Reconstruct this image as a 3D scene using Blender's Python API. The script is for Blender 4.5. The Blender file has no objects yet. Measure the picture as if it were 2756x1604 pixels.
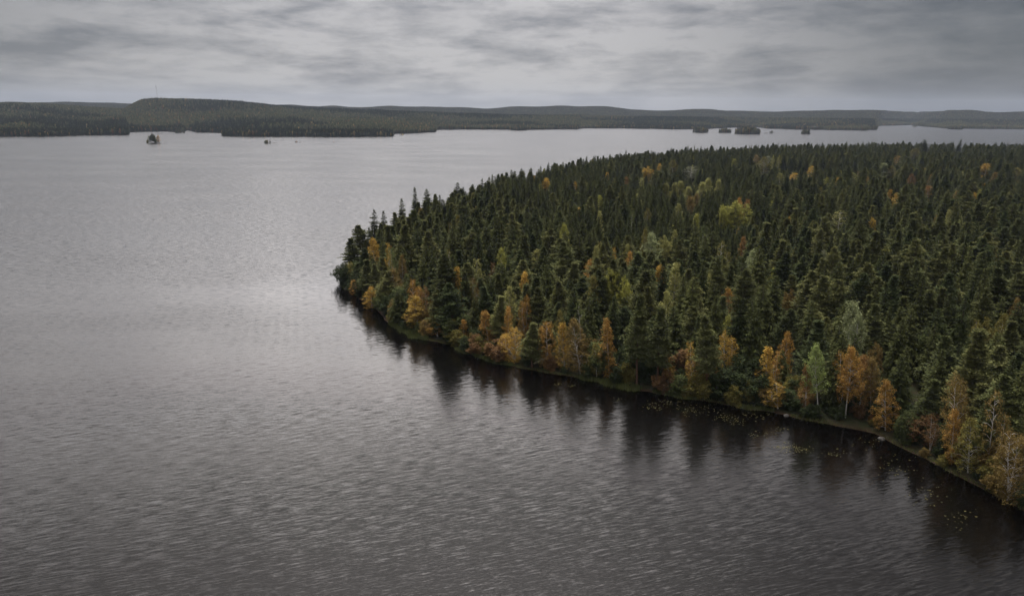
import bpy, math, random
import numpy as np
from mathutils import Matrix, Vector

random.seed(11)
rng = np.random.default_rng(11)
SC = bpy.context.scene
R = math.radians

# ------------------------------------------------------------------ camera
F = 1860.0                      # focal length in pixels of the 2756 px wide photograph
W, Hh = 2756.0, 1604.0
CAM_H = 75.0
PITCH, ROLL = 15.05, 0.45
cam_d = bpy.data.cameras.new('camera')
cam = bpy.data.objects.new('camera', cam_d)
SC.collection.objects.link(cam)
cam_d.sensor_width = 36.0
cam_d.lens = 36.0 * F / W
cam_d.clip_start = 0.5
cam_d.clip_end = 60000
CM = Matrix.Rotation(R(90 - PITCH), 4, 'X') @ Matrix.Rotation(R(ROLL), 4, 'Z')
cam.matrix_world = Matrix.Translation((0, 0, CAM_H)) @ CM
SC.camera = cam
CR = np.array(CM.to_3x3())

# ------------------------------------------------------------------ world (overcast) and sun
SUN_AZ, SUN_EL = -20.0, 70.0    # degrees, azimuth measured from +Y towards +X
world = bpy.data.worlds.new('World'); SC.world = world
world.use_nodes = True


class NT:
    """tiny helper for node trees"""
    def __init__(s, tree):
        s.t = tree; s.n = tree.nodes; s.l = tree.links

    def add(s, typ, ins=None, **props):
        n = s.n.new(typ)
        for k, v in props.items():
            setattr(n, k, v)
        for k, v in (ins or {}).items():
            sock = n.inputs[k]
            if isinstance(v, bpy.types.NodeSocket):
                s.l.new(v, sock)
            else:
                sock.default_value = v
        return n

    def m(s, op, a, b=None, c=None, clamp=False):
        n = s.n.new('ShaderNodeMath'); n.operation = op; n.use_clamp = clamp
        for i, v in enumerate((a, b, c)):
            if v is None: continue
            if isinstance(v, bpy.types.NodeSocket): s.l.new(v, n.inputs[i])
            else: n.inputs[i].default_value = v
        return n.outputs[0]

    def v(s, op, a, b=None):
        n = s.n.new('ShaderNodeVectorMath'); n.operation = op
        for i, x in enumerate((a, b)):
            if x is None: continue
            if isinstance(x, bpy.types.NodeSocket): s.l.new(x, n.inputs[i])
            else: n.inputs[i].default_value = x
        return n.outputs['Value'] if op in ('DOT_PRODUCT', 'LENGTH') else n.outputs['Vector']

    def mix(s, fac, a, b, blend='MIX'):
        n = s.n.new('ShaderNodeMix'); n.data_type = 'RGBA'; n.blend_type = blend; n.clamp_factor = True
        for i, x in ((0, fac), (6, a), (7, b)):
            if isinstance(x, bpy.types.NodeSocket): s.l.new(x, n.inputs[i])
            else: n.inputs[i].default_value = x if i == 0 else (*x, 1)[:4]
        return n.outputs[2]

    def rng(s, val, a, b, c, d, smooth=True):
        n = s.n.new('ShaderNodeMapRange'); n.interpolation_type = 'SMOOTHSTEP' if smooth else 'LINEAR'
        s.l.new(val, n.inputs[0])
        for i, x in enumerate((a, b, c, d)): n.inputs[i + 1].default_value = x
        return n.outputs[0]


def build_world():
    t = NT(world.node_tree); t.n.clear()
    tc = t.add('ShaderNodeTexCoord')
    d = t.v('NORMALIZE', tc.outputs['Generated'])
    sep = t.add('ShaderNodeSeparateXYZ', {0: d})
    x, y, z = sep.outputs
    zc = t.m('MAXIMUM', z, 0.0)
    inv = t.m('DIVIDE', 1.0, t.m('ADD', zc, 0.045))
    px = t.m('MULTIPLY', x, inv); py = t.m('MULTIPLY', y, inv)
    flat = t.add('ShaderNodeCombineXYZ', {0: px, 1: t.m('MULTIPLY', py, 0.75), 2: 3.1}).outputs[0]
    big = t.add('ShaderNodeTexNoise', {'Vector': flat, 'Scale': 0.16, 'Detail': 3.0, 'Roughness': 0.5, 'Distortion': 0.3}).outputs[0]
    mid = t.add('ShaderNodeTexNoise', {'Vector': flat, 'Scale': 0.8, 'Detail': 8.0, 'Roughness': 0.6, 'Distortion': 0.35}).outputs[0]
    fine = t.add('ShaderNodeTexNoise', {'Vector': flat, 'Scale': 2.1, 'Detail': 6.0, 'Roughness': 0.55, 'Distortion': 0.25}).outputs[0]
    # streaks in elevation so that bands stay readable close to the horizon
    ev = t.add('ShaderNodeCombineXYZ', {0: t.m('MULTIPLY', t.m('ARCTAN2', x, y), 8.5), 1: t.m('MULTIPLY', z, 34.0), 2: 0.7}).outputs[0]
    band = t.add('ShaderNodeTexNoise', {'Vector': ev, 'Scale': 1.0, 'Detail': 8.0, 'Roughness': 0.64, 'Distortion': 0.25}).outputs[0]
    ev2 = t.add('ShaderNodeCombineXYZ', {0: t.m('MULTIPLY', t.m('ARCTAN2', x, y), 21.0), 1: t.m('MULTIPLY', z, 78.0), 2: 4.7}).outputs[0]
    band2 = t.add('ShaderNodeTexNoise', {'Vector': ev2, 'Scale': 1.0, 'Detail': 6.0, 'Roughness': 0.6, 'Distortion': 0.6}).outputs[0]
    c = t.m('ADD', t.m('MULTIPLY', big, 0.22), t.m('MULTIPLY', mid, 0.26))
    c = t.m('ADD', c, t.m('MULTIPLY', band2, 0.18))
    c = t.m('ADD', c, t.m('MULTIPLY', band, 0.57))
    dens = t.rng(c, 0.525, 0.70, 0.0, 1.0, False)
    az = t.m('ARCTAN2', x, y)
    # overcast luminance, brighter round the veiled sun; belt and zenith boosts are made up
    sd = Vector((math.sin(R(SUN_AZ)) * math.cos(R(SUN_EL)), math.cos(R(SUN_AZ)) * math.cos(R(SUN_EL)), math.sin(R(SUN_EL))))
    cosang = t.v('DOT_PRODUCT', d, tuple(sd))
    glow = t.m('POWER', t.m('MAXIMUM', cosang, 0.0), 3.0)
    low = t.m('SUBTRACT', t.rng(z, 0.13, 0.29, 0.0, 7.4), t.rng(z, 0.33, 0.60, 0.0, 7.1))  # bright belt above the view, added to brighten the lake
    up = t.rng(z, 0.64, 0.93, 0.0, 1.0)  # zenith boost out of view, added to light the forest
    lum = t.m('ADD', t.m('ADD', 1.0, low), t.m('MULTIPLY', up, t.m('ADD', SKY_UP, t.m('MULTIPLY', glow, SKY_GLOW))))
    # sky dimmed to both sides and behind, standing in for lens vignetting
    dx = t.m('SUBTRACT', az, -0.06)
    side = t.m('SUBTRACT', 1.0, t.m('MULTIPLY', t.m('SMOOTH_MIN', t.m('POWER', t.m('ABSOLUTE', dx), 2.0), 1.0, 0.3), SIDE_DARK))
    right = t.rng(az, 0.08, 0.60, 1.0, RIGHT_DARK)
    leftd = t.rng(az, -0.85, -0.25, LEFT_DARK, 1.0)
    lum = t.m('MULTIPLY', t.m('MULTIPLY', lum, side), t.m('MULTIPLY', right, leftd))
    col = t.mix(dens, CLOUD_LO, CLOUD_HI)
    # clear pale strip just above the skyline
    hz = t.rng(z, 0.0, 0.05, 1.0, 0.0)
    col = t.mix(t.m('MULTIPLY', hz, 0.55), col, (1.48, 1.45, 1.46))
    col = t.mix(t.rng(z, .1, .45, 0, 1), col, t.mix(1.0, col, (1.0, .965, .925), 'MULTIPLY'))
    col = t.v('SCALE', col); t.l.new(lum, col.node.inputs['Scale'])
    sky = t.add('ShaderNodeTexSky', sky_type='NISHITA', sun_disc=False, sun_elevation=R(SUN_EL), sun_rotation=R(SUN_AZ))
    fin = t.mix(0.965, sky.outputs[0], col)
    bg = t.add('ShaderNodeBackground', {'Color': fin, 'Strength': 0.1})
    out = t.add('ShaderNodeOutputWorld', {'Surface': bg.outputs[0]})


SKY_UP, SKY_GLOW = 18.0, 6.0
SIDE_DARK, RIGHT_DARK, LEFT_DARK = 0.55, 0.38, 0.57
CLOUD_LO, CLOUD_HI = (.70, .68, .71), (1.60, 1.53, 1.51)
build_world()
world.cycles.sampling_method = 'MANUAL'
world.cycles.sample_map_resolution = 512

sun_d = bpy.data.lights.new('sun', 'SUN'); sun = bpy.data.objects.new('sun', sun_d)
SC.collection.objects.link(sun)
sun_d.energy = 0.5; sun_d.angle = R(30); sun_d.color = (1.0, 0.95, 0.88)
sun.rotation_euler = (R(90 - SUN_EL), 0, R(180 - SUN_AZ) )
SC.view_settings.view_transform = 'Standard'; SC.view_settings.look = 'None'
SC.view_settings.gamma = 1.0; SC.view_settings.exposure = 1.65
SC.cycles.use_denoising = True; SC.cycles.denoising_input_passes = 'RGB_ALBEDO_NORMAL'; SC.cycles.denoising_prefilter = 'ACCURATE'
SC.cycles.max_bounces = 5; SC.cycles.diffuse_bounces = 2; SC.cycles.glossy_bounces = 2
SC.cycles.transmission_bounces = 2; SC.cycles.volume_bounces = 0; SC.cycles.transparent_max_bounces = 4
SC.cycles.caustics_reflective = False; SC.cycles.caustics_refractive = False

# ------------------------------------------------------------------ geometry helpers


def ray(px, py):
    v = CR @ np.array([px - W / 2, -(py - Hh / 2), -F])
    return v


def at(px, py, z=0.0):
    """pixel of the photograph -> point on the horizontal plane at height z"""
    v = ray(px, py); s = (z - CAM_H) / v[2]
    return np.array([v[0] * s, v[1] * s])


def proj(x, y, z):
    p = np.stack([np.asarray(x, float), np.asarray(y, float), np.asarray(z, float) - CAM_H + 0 * np.asarray(x, float)], -1)
    c = p @ CR
    dep = -c[..., 2]
    return c[..., 0] / dep * F + W / 2, -c[..., 1] / dep * F + Hh / 2, dep


def height_at(px, py, r, x=None):
    """height of the point at horizontal distance r seen at the pixel"""
    v = ray(px, py)
    return CAM_H + v[2] / math.hypot(v[0], v[1]) * r


_ph = rng.uniform(0, 6.28, (4, 24)); _fr = rng.normal(0, 1, (2, 24))


def wob(x, y, scale, k=0):
    """smooth pseudo noise about -1..1"""
    x = np.asarray(x, float) / scale; y = np.asarray(y, float) / scale
    o = 0
    for i in range(8):
        o = o + np.sin(_fr[0, i + 8 * (k % 3)] * x * 2 + _fr[1, i + 8 * (k % 3)] * y * 2 + _ph[k % 4, i])
    return o / 3.2


def new_mesh(name, V, Fc, mat, smooth=False, mats=None, fmat=None):
    me = bpy.data.meshes.new(name)
    V = np.asarray(V, np.float32)
    if isinstance(Fc, np.ndarray):
        k = Fc.shape[1]; nf = len(Fc)
        me.vertices.add(len(V)); me.vertices.foreach_set('co', V.ravel())
        me.loops.add(nf * k); me.loops.foreach_set('vertex_index', Fc.astype(np.int32).ravel())
        me.polygons.add(nf); me.polygons.foreach_set('loop_start', np.arange(0, nf * k, k, dtype=np.int32))
        if fmat is not None: me.polygons.foreach_set('material_index', np.asarray(fmat, np.int32))
        me.update(calc_edges=True)
    else:
        me.from_pydata([tuple(map(float, v)) for v in V], [], Fc)
        if fmat is not None: me.polygons.foreach_set('material_index', np.asarray(fmat, np.int32))
        me.update()
    for m_ in (mats or [mat]): me.materials.append(m_)
    if smooth: me.polygons.foreach_set('use_smooth', [True] * len(me.polygons))
    return me


def link(name, me, parent=None, **props):
    o = bpy.data.objects.new(name, me); SC.collection.objects.link(o)
    if parent: o.parent = parent
    for k, v in props.items(): o[k] = v
    return o


# ------------------------------------------------------------------ materials


def mat_new(name):
    m_ = bpy.data.materials.new(name); m_.use_nodes = True
    t = NT(m_.node_tree); t.n.clear()
    return m_, t


def leaf_mat(name, col=None, col2=None, trans=0.25, use_obj=False, var=0.35, scale=0.55, hue=0.02):
    m_, t = mat_new(name)
    oi = t.add('ShaderNodeObjectInfo')
    geo = t.add('ShaderNodeNewGeometry')
    tc = t.add('ShaderNodeTexCoord')
    n1 = t.add('ShaderNodeTexNoise', {'Vector': tc.outputs['Object'], 'Scale': scale, 'Detail': 2.0}).outputs[0]
    base = oi.outputs['Color'] if use_obj else t.mix(t.m('FRACT', t.m('MULTIPLY', oi.outputs['Random'], 7.31)), col, col2 or col)
    isl = geo.outputs['Random Per Island']
    val = t.m('ADD', 1.0 - var, t.m('MULTIPLY', oi.outputs['Random'], var))
    val = t.m('ADD', val, t.m('MULTIPLY', isl, 0.5))
    val = t.m('MULTIPLY', val, t.rng(n1, 0.3, 0.7, 0.72, 1.2))
    hs = t.add('ShaderNodeHueSaturation', {'Hue': t.m('ADD', 0.5 - hue / 2, t.m('MULTIPLY', isl, hue)), 'Saturation': 1.0, 'Value': val, 'Color': base})
    bs = t.add('ShaderNodeBsdfPrincipled', {'Base Color': hs.outputs[0], 'Roughness': 0.8, 'Specular IOR Level': 0.12})
    tr = t.add('ShaderNodeBsdfTranslucent', {'Color': hs.outputs[0]})
    mx = t.add('ShaderNodeMixShader', {0: trans, 1: bs.outputs[0], 2: tr.outputs[0]})
    t.add('ShaderNodeOutputMaterial', {0: mx.outputs[0]})
    return m_


def plain_mat(name, c1, c2, scale=3.0, rough=0.85, stretch=(1, 1, 1), ramp=(0.4, 0.6)):
    m_, t = mat_new(name)
    tc = t.add('ShaderNodeTexCoord')
    mp = t.add('ShaderNodeMapping', {'Vector': tc.outputs['Object'], 'Scale': stretch})
    n1 = t.add('ShaderNodeTexNoise', {'Vector': mp.outputs[0], 'Scale': scale, 'Detail': 5.0}).outputs[0]
    bs = t.add('ShaderNodeBsdfPrincipled', {'Base Color': t.mix(t.rng(n1, ramp[0], ramp[1], 0, 1), c1, c2), 'Roughness': rough, 'Specular IOR Level': 0.2})
    t.add('ShaderNodeOutputMaterial', {0: bs.outputs[0]})
    return m_


M_SPRUCE = leaf_mat('spruce_needles', (.040, .052, .018), (.10, .110, .036), 0.10, var=0.5)
M_PINE = leaf_mat('pine_needles', (.075, .096, .040), (.175, .178, .066), 0.12, var=0.42)
M_PINE_F = leaf_mat('young_needles', (.062, .075, .034), (.10, .105, .045), 0.12, var=0.5)
M_LEAF = leaf_mat('broad_leaves', trans=0.3, use_obj=True, var=0.25)
M_ALDER = leaf_mat('alder_leaves', (.030, .048, .024), (.055, .075, .032), 0.22)
M_BARK = plain_mat('grey_brown_bark', (.05, .04, .032), (.12, .095, .075), 2.0, stretch=(1, 1, .2))
M_PBARK = plain_mat('pine_bark', (.16, .085, .05), (.10, .075, .06), 1.2, stretch=(1, 1, .2))
M_BBARK = plain_mat('birch_bark', (.58, .56, .52), (.10, .09, .08), 2.2, stretch=(1, 1, 2.5), ramp=(.58, .66))
M_DEAD = plain_mat('dead_wood', (.26, .24, .21), (.15, .13, .11), 3.0, stretch=(1, 1, .2))
M_ROCK = plain_mat('granite', (.13, .125, .115), (.07, .066, .06), 0.9)
M_PALE = plain_mat('pale_granite', (.42, .40, .36), (.26, .25, .22), .5)
M_STEEL = plain_mat('painted_steel', (.10, .10, .11), (.16, .15, .15), 0.2, 0.5)

# ------------------------------------------------------------------ tree shapes


class Tri:
    """collects triangles; every sprig is its own loose island"""
    def __init__(s): s.v = []; s.n = 0; s.f = []

    def tris(s, P):                      # P (n,3,3)
        P = np.asarray(P).reshape(-1, 3)
        k = len(P); s.v.append(P); s.f.append(np.arange(s.n, s.n + k).reshape(-1, 3)); s.n += k

    def mesh(s, name, mat):
        return new_mesh(name, np.concatenate(s.v), np.concatenate(s.f), mat)


def tube_arrays(pts, rad, sides=5):
    pts = np.asarray(pts, float); V = []; Fc = []
    for i, p in enumerate(pts):
        dv = pts[min(i + 1, len(pts) - 1)] - pts[max(i - 1, 0)]; dv = dv / (np.linalg.norm(dv) + 1e-9)
        a = np.cross(dv, (1, 0, 0) if abs(dv[0]) < .9 else (0, 1, 0)); a /= np.linalg.norm(a); b = np.cross(dv, a)
        for k in range(sides):
            t_ = 2 * math.pi * k / sides
            V.append(p + rad[i] * (math.cos(t_) * a + math.sin(t_) * b))
    for i in range(len(pts) - 1):
        for k in range(sides):
            k2 = (k + 1) % sides
            Fc.append((i * sides + k, i * sides + k2, (i + 1) * sides + k2, (i + 1) * sides + k))
    return V, Fc


class Wood:
    def __init__(s): s.V = []; s.F = []

    def limb(s, pts, rad, sides=5):
        V, Fc = tube_arrays(pts, rad, sides); o = len(s.V); s.V += V; s.F += [tuple(i + o for i in f) for f in Fc]

    def mesh(s, name, mat): return new_mesh(name, s.V, s.F, mat, True)


def sprigs(base, tip, width, n, g, droop=0.3, lat=1.0):
    """needle sprigs left and right of a bough from base to tip"""
    s = g.uniform(0.12, 1.0, n); d = tip - base; L = np.linalg.norm(d)
    side = np.cross(d / (L + 1e-9), (0, 0, 1)); side /= np.linalg.norm(side) + 1e-9
    sg = g.choice([-1, 1], n) * g.uniform(.55, 1.1, n) * lat
    w = width * (1.05 - 0.62 * s) + 0.05
    o = base + d * s[:, None]
    e = o + side * (sg * w)[:, None] + d / L * (w * g.uniform(.5, 1.2, n))[:, None]
    e[:, 2] -= droop * w * g.uniform(.2, 1.6, n)
    b1 = o - d / L * (w * .30)[:, None]; b2 = o + d / L * (w * .34)[:, None]
    b1[:, 2] += g.normal(0, .05, n); b2[:, 2] += g.normal(0, .05, n)
    return np.stack([b1, b2, e], 1)


def make_spruce(seed, Ht=20.0, Rd=2.5, whorls=40, low=0.06, taper=0.85, droop=.34):
    g = np.random.default_rng(seed); T = Tri(); wd = Wood()
    bend = g.normal(0, .25, 2)
    zs = np.linspace(0, Ht, 7)
    ctr = lambda z: np.array([bend[0] * (z / Ht) ** 2, bend[1] * (z / Ht) ** 2, z])
    wd.limb([ctr(z) for z in zs], [0.20 * (1 - z / Ht * .93) for z in zs])
    for i in range(whorls):
        t = low + (0.985 - low) * (i / (whorls - 1)) ** 0.93
        z = Ht * t; r = Rd * (1 - t) ** taper * (0.8 + 0.35 * math.sin(i * 1.9 + seed)) ** .5 * min(1, .55 + 3.2 * (t - low))
        nb = 5 if t > .85 else (7 if t > .5 else 8)
        a0 = g.uniform(0, 6.28)
        for k in range(nb):
            a = a0 + 6.283 * k / nb + g.normal(0, .16); rr = max(.16, r * g.uniform(.68, 1.2))
            b = ctr(z + g.normal(0, .12)); u = np.array([math.cos(a), math.sin(a), 0.])
            up = .35 if t > .8 else -droop
            tip = b + u * rr + np.array([0, 0, up * rr])
            T.tris(sprigs(b, tip, max(.2, .36 * rr), 19 if rr > .8 else 11, g, 1.15))
            if rr > 1.2:
                hang = sprigs(b + u * rr * .3, tip, .3 * rr, 4, g, 1.7, .5); T.tris(hang)
    top = ctr(Ht * .97)
    for k in range(5):
        a = g.uniform(0, 6.28)
        T.tris([[top - (0, 0, .5), top + (.10 * math.cos(a), .10 * math.sin(a), -.3), ctr(Ht) + (0, 0, .3)]])
    return wd.mesh('spruce_trunk', M_BARK), T.mesh('spruce_crown', M_SPRUCE)


def tuft(T, c, rx, rz, n, g, size):
    """needle pad: short upturned sprigs filling a flat ellipsoid"""
    d = g.normal(0, 1, (n, 3)); d /= np.linalg.norm(d, axis=1)[:, None]
    rr = g.uniform(.35, 1, n)[:, None]
    p = c + d * rr * np.array([rx, rx, rz])
    q = d * np.array([1, 1, .35]) + np.array([0, 0, .45]); q /= np.linalg.norm(q, axis=1)[:, None]
    s = np.cross(q, g.normal(0, 1, (n, 3))); s /= np.linalg.norm(s, axis=1)[:, None]
    L = size * g.uniform(.6, 1.3, n)[:, None]
    T.tris(np.stack([p - s * L * .33, p + s * L * .33, p + q * L], 1))


def make_pine(seed, Ht=18.0, Rd=2.7, low=0.25, n=90, point=.8):
    g = np.random.default_rng(seed); T = Tri(); wd = Wood()
    bend = g.normal(0, .5, 2)
    ctr = lambda z: np.array([bend[0] * (z / Ht) ** 2, bend[1] * (z / Ht) ** 2, z])
    zs = np.linspace(0, Ht * .97, 8)
    wd.limb([ctr(z) for z in zs], [0.21 * (1 - z / Ht * .9) for z in zs])
    for i in range(n):
        t = i / (n - 1.0); h = low + (1 - low) * t ** .9
        z = Ht * h
        prof = (1 - t) ** point * (1 - .45 * max(0, .25 - t) / .25)
        r = max(.25, Rd * prof * g.uniform(.62, 1.2))
        a = i * 2.399 + g.normal(0, .3)
        u = np.array([math.cos(a), math.sin(a), 0.])
        b = ctr(z - .12 * r)
        tip = b + u * r + np.array([0, 0, (.02 + .3 * t) * r + g.normal(0, .12)])
        if r > .8: wd.limb([b, (b + tip) / 2 - (0, 0, .05 * r), tip], [.055, .04, .02], 3)
        T.tris(sprigs(b + u * r * .25, tip, .30 * r + .12, 12, g, .5))
        k = 3 if r < 1 else 5
        for j in range(k):
            s = .5 + .55 * j / k; w = g.normal(0, .22 * r, 3) * (1, 1, .25)
            tuft(T, b + (tip - b) * s + w, .30 * r + .18, .09 * r + .12, 22, g, .33)
    tuft(T, ctr(Ht * .97), .35, .5, 24, g, .45)
    return wd.mesh('pine_trunk', M_PBARK), T.mesh('pine_crown', M_PINE)


def make_birch(seed, Ht=17.0, Rd=2.4, low=.22, shape='ovate', n=105, leafs=26, size=.30, lobes=1, bark=None, hang=.8):
    g = np.random.default_rng(seed); T = Tri(); wd = Wood()
    for lb in range(lobes):
        off = np.zeros(2) if lb == 0 else g.normal(0, 1, 2); 
        if lb: off = off / np.linalg.norm(off) * Rd * .62
        Hl = Ht * (1 if lb == 0 else g.uniform(.62, .93)); Rl = Rd * (1 if lobes == 1 else .72 if lobes == 2 else .56)
        bend = g.normal(0, .35, 2)
        ctr = lambda z: np.array([(bend[0] + off[0]) * min(1, z / (Hl * .6)) ** 1.3, (bend[1] + off[1]) * min(1, z / (Hl * .6)) ** 1.3, z])
        zs = np.linspace(0, Hl * .96, 9)
        wd.limb([ctr(z) for z in zs], [.13 * (1 - z / Hl * .9) for z in zs], 6)
        for i in range(n // lobes):
            t = (i + .5) / (n // lobes); h = low + (1 - low) * t
            prof = {'ovate': math.sin(math.pi * (0.10 + .90 * t) ** .72) ** .75, 'spire': (1 - t) ** .7 * min(1, .4 + 3 * t),
                    'round': math.sqrt(max(0, 1 - (2 * (.1 + .88 * t) - 1) ** 2))}[shape]
            r = Rl * max(.12, prof) * g.uniform(.35, 1.12)
            a = i * 2.399 + g.normal(0, .4); u = np.array([math.cos(a), math.sin(a), 0.])
            z = Hl * h; b = ctr(max(.3, z - .55 * r)); tip = np.array([*ctr(z)[:2], z]) + u * r
            if r > .75 and i % 2 == 0: wd.limb([b, (b + tip) / 2 + (0, 0, .15 * r), tip], [.045, .032, .012], 3)
            c = tip + g.normal(0, .12, 3)
            m_ = int(leafs * 1.7); d = g.normal(0, 1, (m_, 3)); d /= np.linalg.norm(d, axis=1)[:, None]
            p = c + d * g.uniform(.2, 1, m_)[:, None] * np.array([.55, .55, .55 + .35 * hang])
            p[:, 2] -= hang * g.uniform(0, .7, m_)
            q = d * np.array([1, 1, .3]) + (0, 0, -.7 * hang); q /= np.linalg.norm(q, axis=1)[:, None]
            s = np.cross(q, g.normal(0, 1, (m_, 3))); s /= np.linalg.norm(s, axis=1)[:, None]
            L = size * .78 * g.uniform(.55, 1.35, m_)[:, None]
            T.tris(np.stack([p - s * L * .42, p + s * L * .42, p + q * L], 1))
    return wd.mesh('birch_trunk', bark or M_BBARK), T.mesh('birch_crown', M_LEAF)


SPRUCES = [make_spruce(100 + i, 20, (2.3, 2.7, 2.0, 2.9, 2.45)[i], 38 + 2 * i, (.06, .1, .05, .12, .08)[i], (.6, .52, .68, .56, .64)[i]) for i in range(5)]
PINES = [make_pine(200 + i, 18, (2.7, 2.3, 3.0, 2.5, 2.2)[i], (.20, .30, .15, .32, .22)[i], (96, 88, 104, 84, 92)[i], (.72, .85, .62, .75, .95)[i]) for i in range(5)]
BIRCHES = {'ovate': [make_birch(300 + i, 17, 2.4, .10) for i in range(2)],
           'narrow': [make_birch(310 + i, 17, 1.5, .06, 'ovate', 95, 22) for i in range(2)],
           'wide': [make_birch(320 + i, 15, 3.3, .05, 'round', 150, 24, lobes=2) for i in range(2)],
           'spire': [make_birch(330 + i, 17, 1.9, .12, 'spire', 120, 22, .28) for i in range(2)],
           'bare': [make_birch(340 + i, 17, 2.2, .36, 'ovate', 100, 26) for i in range(2)],
           'round': [make_birch(350 + i, 15, 4.2, .05, 'round', 240, 34, .36, 5, M_BARK, .45) for i in range(2)],
           'airy': [make_birch(360 + i, 17, 2.6, .25, 'round', 80, 18, .30, 2) for i in range(2)]}
BUSHES = [make_birch(400 + i, 6.5, 2.6, .06, 'round', 110, 30, .34, 3, M_BARK, .3) for i in range(3)]
FATF = {'round': 1.12, 'wide': 1.25, 'bare': 1.35, 'pine': 1.75, 'spruce': 1.8}
FAT = {'spruce': 2.05, 'pine': 2.1, 'birch': 1.6, 'bush': 1.35}
TH = {'spruce': 20., 'pine': 18., 'ovate': 17., 'narrow': 17., 'wide': 15., 'spire': 17., 'bare': 17., 'round': 15., 'airy': 17., 'bush': 6.5}
TR = {'spruce': 2.6, 'pine': 2.8, 'ovate': 2.7, 'narrow': 1.9, 'wide': 3.9, 'spire': 2.2, 'bare': 2.6, 'round': 4.6, 'airy': 3.1, 'bush': 2.9}

# ------------------------------------------------------------------ water
FRONT = [(916, 769), (932, 778), (954, 786), (971, 805), (1014, 833), (1053, 868), (1096, 896), (1145, 913), (1194, 923), (1219, 926), (1229, 941),
         (1282, 961), (1363, 980), (1468, 1001), (1570, 1018), (1673, 1042), (1717, 1049), (1770, 1056), (1843, 1068), (1928, 1081), (2013, 1103), (2082, 1112),
         (2156, 1127), (2227, 1137), (2298, 1150), (2369, 1172), (2440, 1211), (2511, 1242), (2582, 1280), (2670, 1325), (2756, 1372), (2900, 1460), (3150, 1600)]
def build_water():
    m_, t = mat_new('lake_water')
    geo = t.add('ShaderNodeNewGeometry')
    pos = geo.outputs['Position']
    ang = R(17)
    def wave(scale_v, scale_u, amp, detail, seed, rot=0.0, rough=.5, lac=2.0):
        mp = t.add('ShaderNodeMapping', {'Vector': pos, 'Rotation': (0, 0, -(ang + rot)), 'Location': (seed, seed * 2, 0)})
        mp2 = t.add('ShaderNodeMapping', {'Vector': mp.outputs[0], 'Scale': (scale_u, scale_v, 1)})
        n = t.add('ShaderNodeTexNoise', {'Vector': mp2.outputs[0], 'Scale': 1.0, 'Detail': detail, 'Roughness': rough, 'Lacunarity': lac, 'Distortion': .15}, noise_dimensions='2D')
        v_ = t.v('SUBTRACT', n.outputs['Color'], (.5, .5, .5))
        sp = t.add('ShaderNodeSeparateXYZ', {0: v_}).outputs
        return t.m('MULTIPLY', sp[0], amp), t.m('MULTIPLY', sp[1], amp), rot
    gust = t.add('ShaderNodeTexNoise', {'Vector': t.v('MULTIPLY', pos, (.006, .016, 1)), 'Scale': 1.0, 'Detail': 3.0}).outputs[0]
    gf = t.rng(gust, .3, .7, WAVE_GUST[0], WAVE_GUST[1])
    cal_ = t.add('ShaderNodeAttribute', attribute_name='calm_shade').outputs['Fac']
    gf = t.m('MULTIPLY', gf, t.rng(cal_, 0, 1, 1.0, .55, False))
    su = sv = None
    for (wl_v, wl_u, amp, det, sd, rot) in WAVES:
        a, b, _ = wave(1 / wl_v, 1 / wl_u, amp, det, sd, rot)
        c_, s_ = math.cos(ang + rot), math.sin(ang + rot)
        # slope mainly across the crest (v), a third of it along (u)
        u_ = t.m('MULTIPLY', b, .6 if wl_u > wl_v * 1.5 else .9)
        gx = t.m('SUBTRACT', t.m('MULTIPLY', u_, c_), t.m('MULTIPLY', a, s_))
        gy = t.m('ADD', t.m('MULTIPLY', u_, s_), t.m('MULTIPLY', a, c_))
        su = gx if su is None else t.m('ADD', su, gx)
        sv = gy if sv is None else t.m('ADD', sv, gy)
    nv = t.add('ShaderNodeCombineXYZ', {0: t.m('MULTIPLY', su, gf), 1: t.m('MULTIPLY', sv, gf), 2: 1.0}).outputs[0]
    nv = t.v('NORMALIZE', nv)
    calm_shade = t.add('ShaderNodeAttribute', attribute_name='calm_shade').outputs['Fac']
    rg = t.rng(calm_shade, 0, 1, ROUGH[0], ROUGH[1], False)
    bs = t.add('ShaderNodeBsdfPrincipled', {'Base Color': t.mix(calm_shade, (.0105, .0100, .0092), (.0012, .0008, .0006)), 'Roughness': rg, 'IOR': 1.5, 'Specular IOR Level': .5, 'Normal': nv})  # colour darkened towards the shore, painting in the forest's shade and dark reflection
    t.add('ShaderNodeOutputMaterial', {0: bs.outputs[0]})
    xs = np.array([-16000, -4000, -1000, -400, -250, *np.arange(-200, 420, 8.), *np.arange(430, 900, 50.), 1500, 4000, 16000.])
    ys = np.array([-2500, -500, 0, *np.arange(40, 420, 7.), *np.arange(430, 1500, 60.), 2500, 5000, 16000.])
    X, Y = np.meshgrid(xs, ys); x = X.ravel(); y = Y.ravel(); nx, ny = len(xs), len(ys)
    idx = np.arange(nx * ny).reshape(ny, nx)
    q = np.stack([idx[:-1, :-1], idx[:-1, 1:], idx[1:, 1:], idx[1:, :-1]], -1).reshape(-1, 4)
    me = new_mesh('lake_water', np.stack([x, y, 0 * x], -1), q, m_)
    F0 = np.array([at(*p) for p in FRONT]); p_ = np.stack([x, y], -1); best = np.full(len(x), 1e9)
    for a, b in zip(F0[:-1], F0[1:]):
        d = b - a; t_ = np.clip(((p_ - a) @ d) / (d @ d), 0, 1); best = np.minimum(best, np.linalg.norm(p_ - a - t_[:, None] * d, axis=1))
    at_ = me.attributes.new('calm_shade', 'FLOAT', 'POINT'); at_.data.foreach_set('value', np.exp(-(best / CALM_SHADE_R) ** 1.5).astype(np.float32))
    link('lake_water', me, kind='structure')


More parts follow.
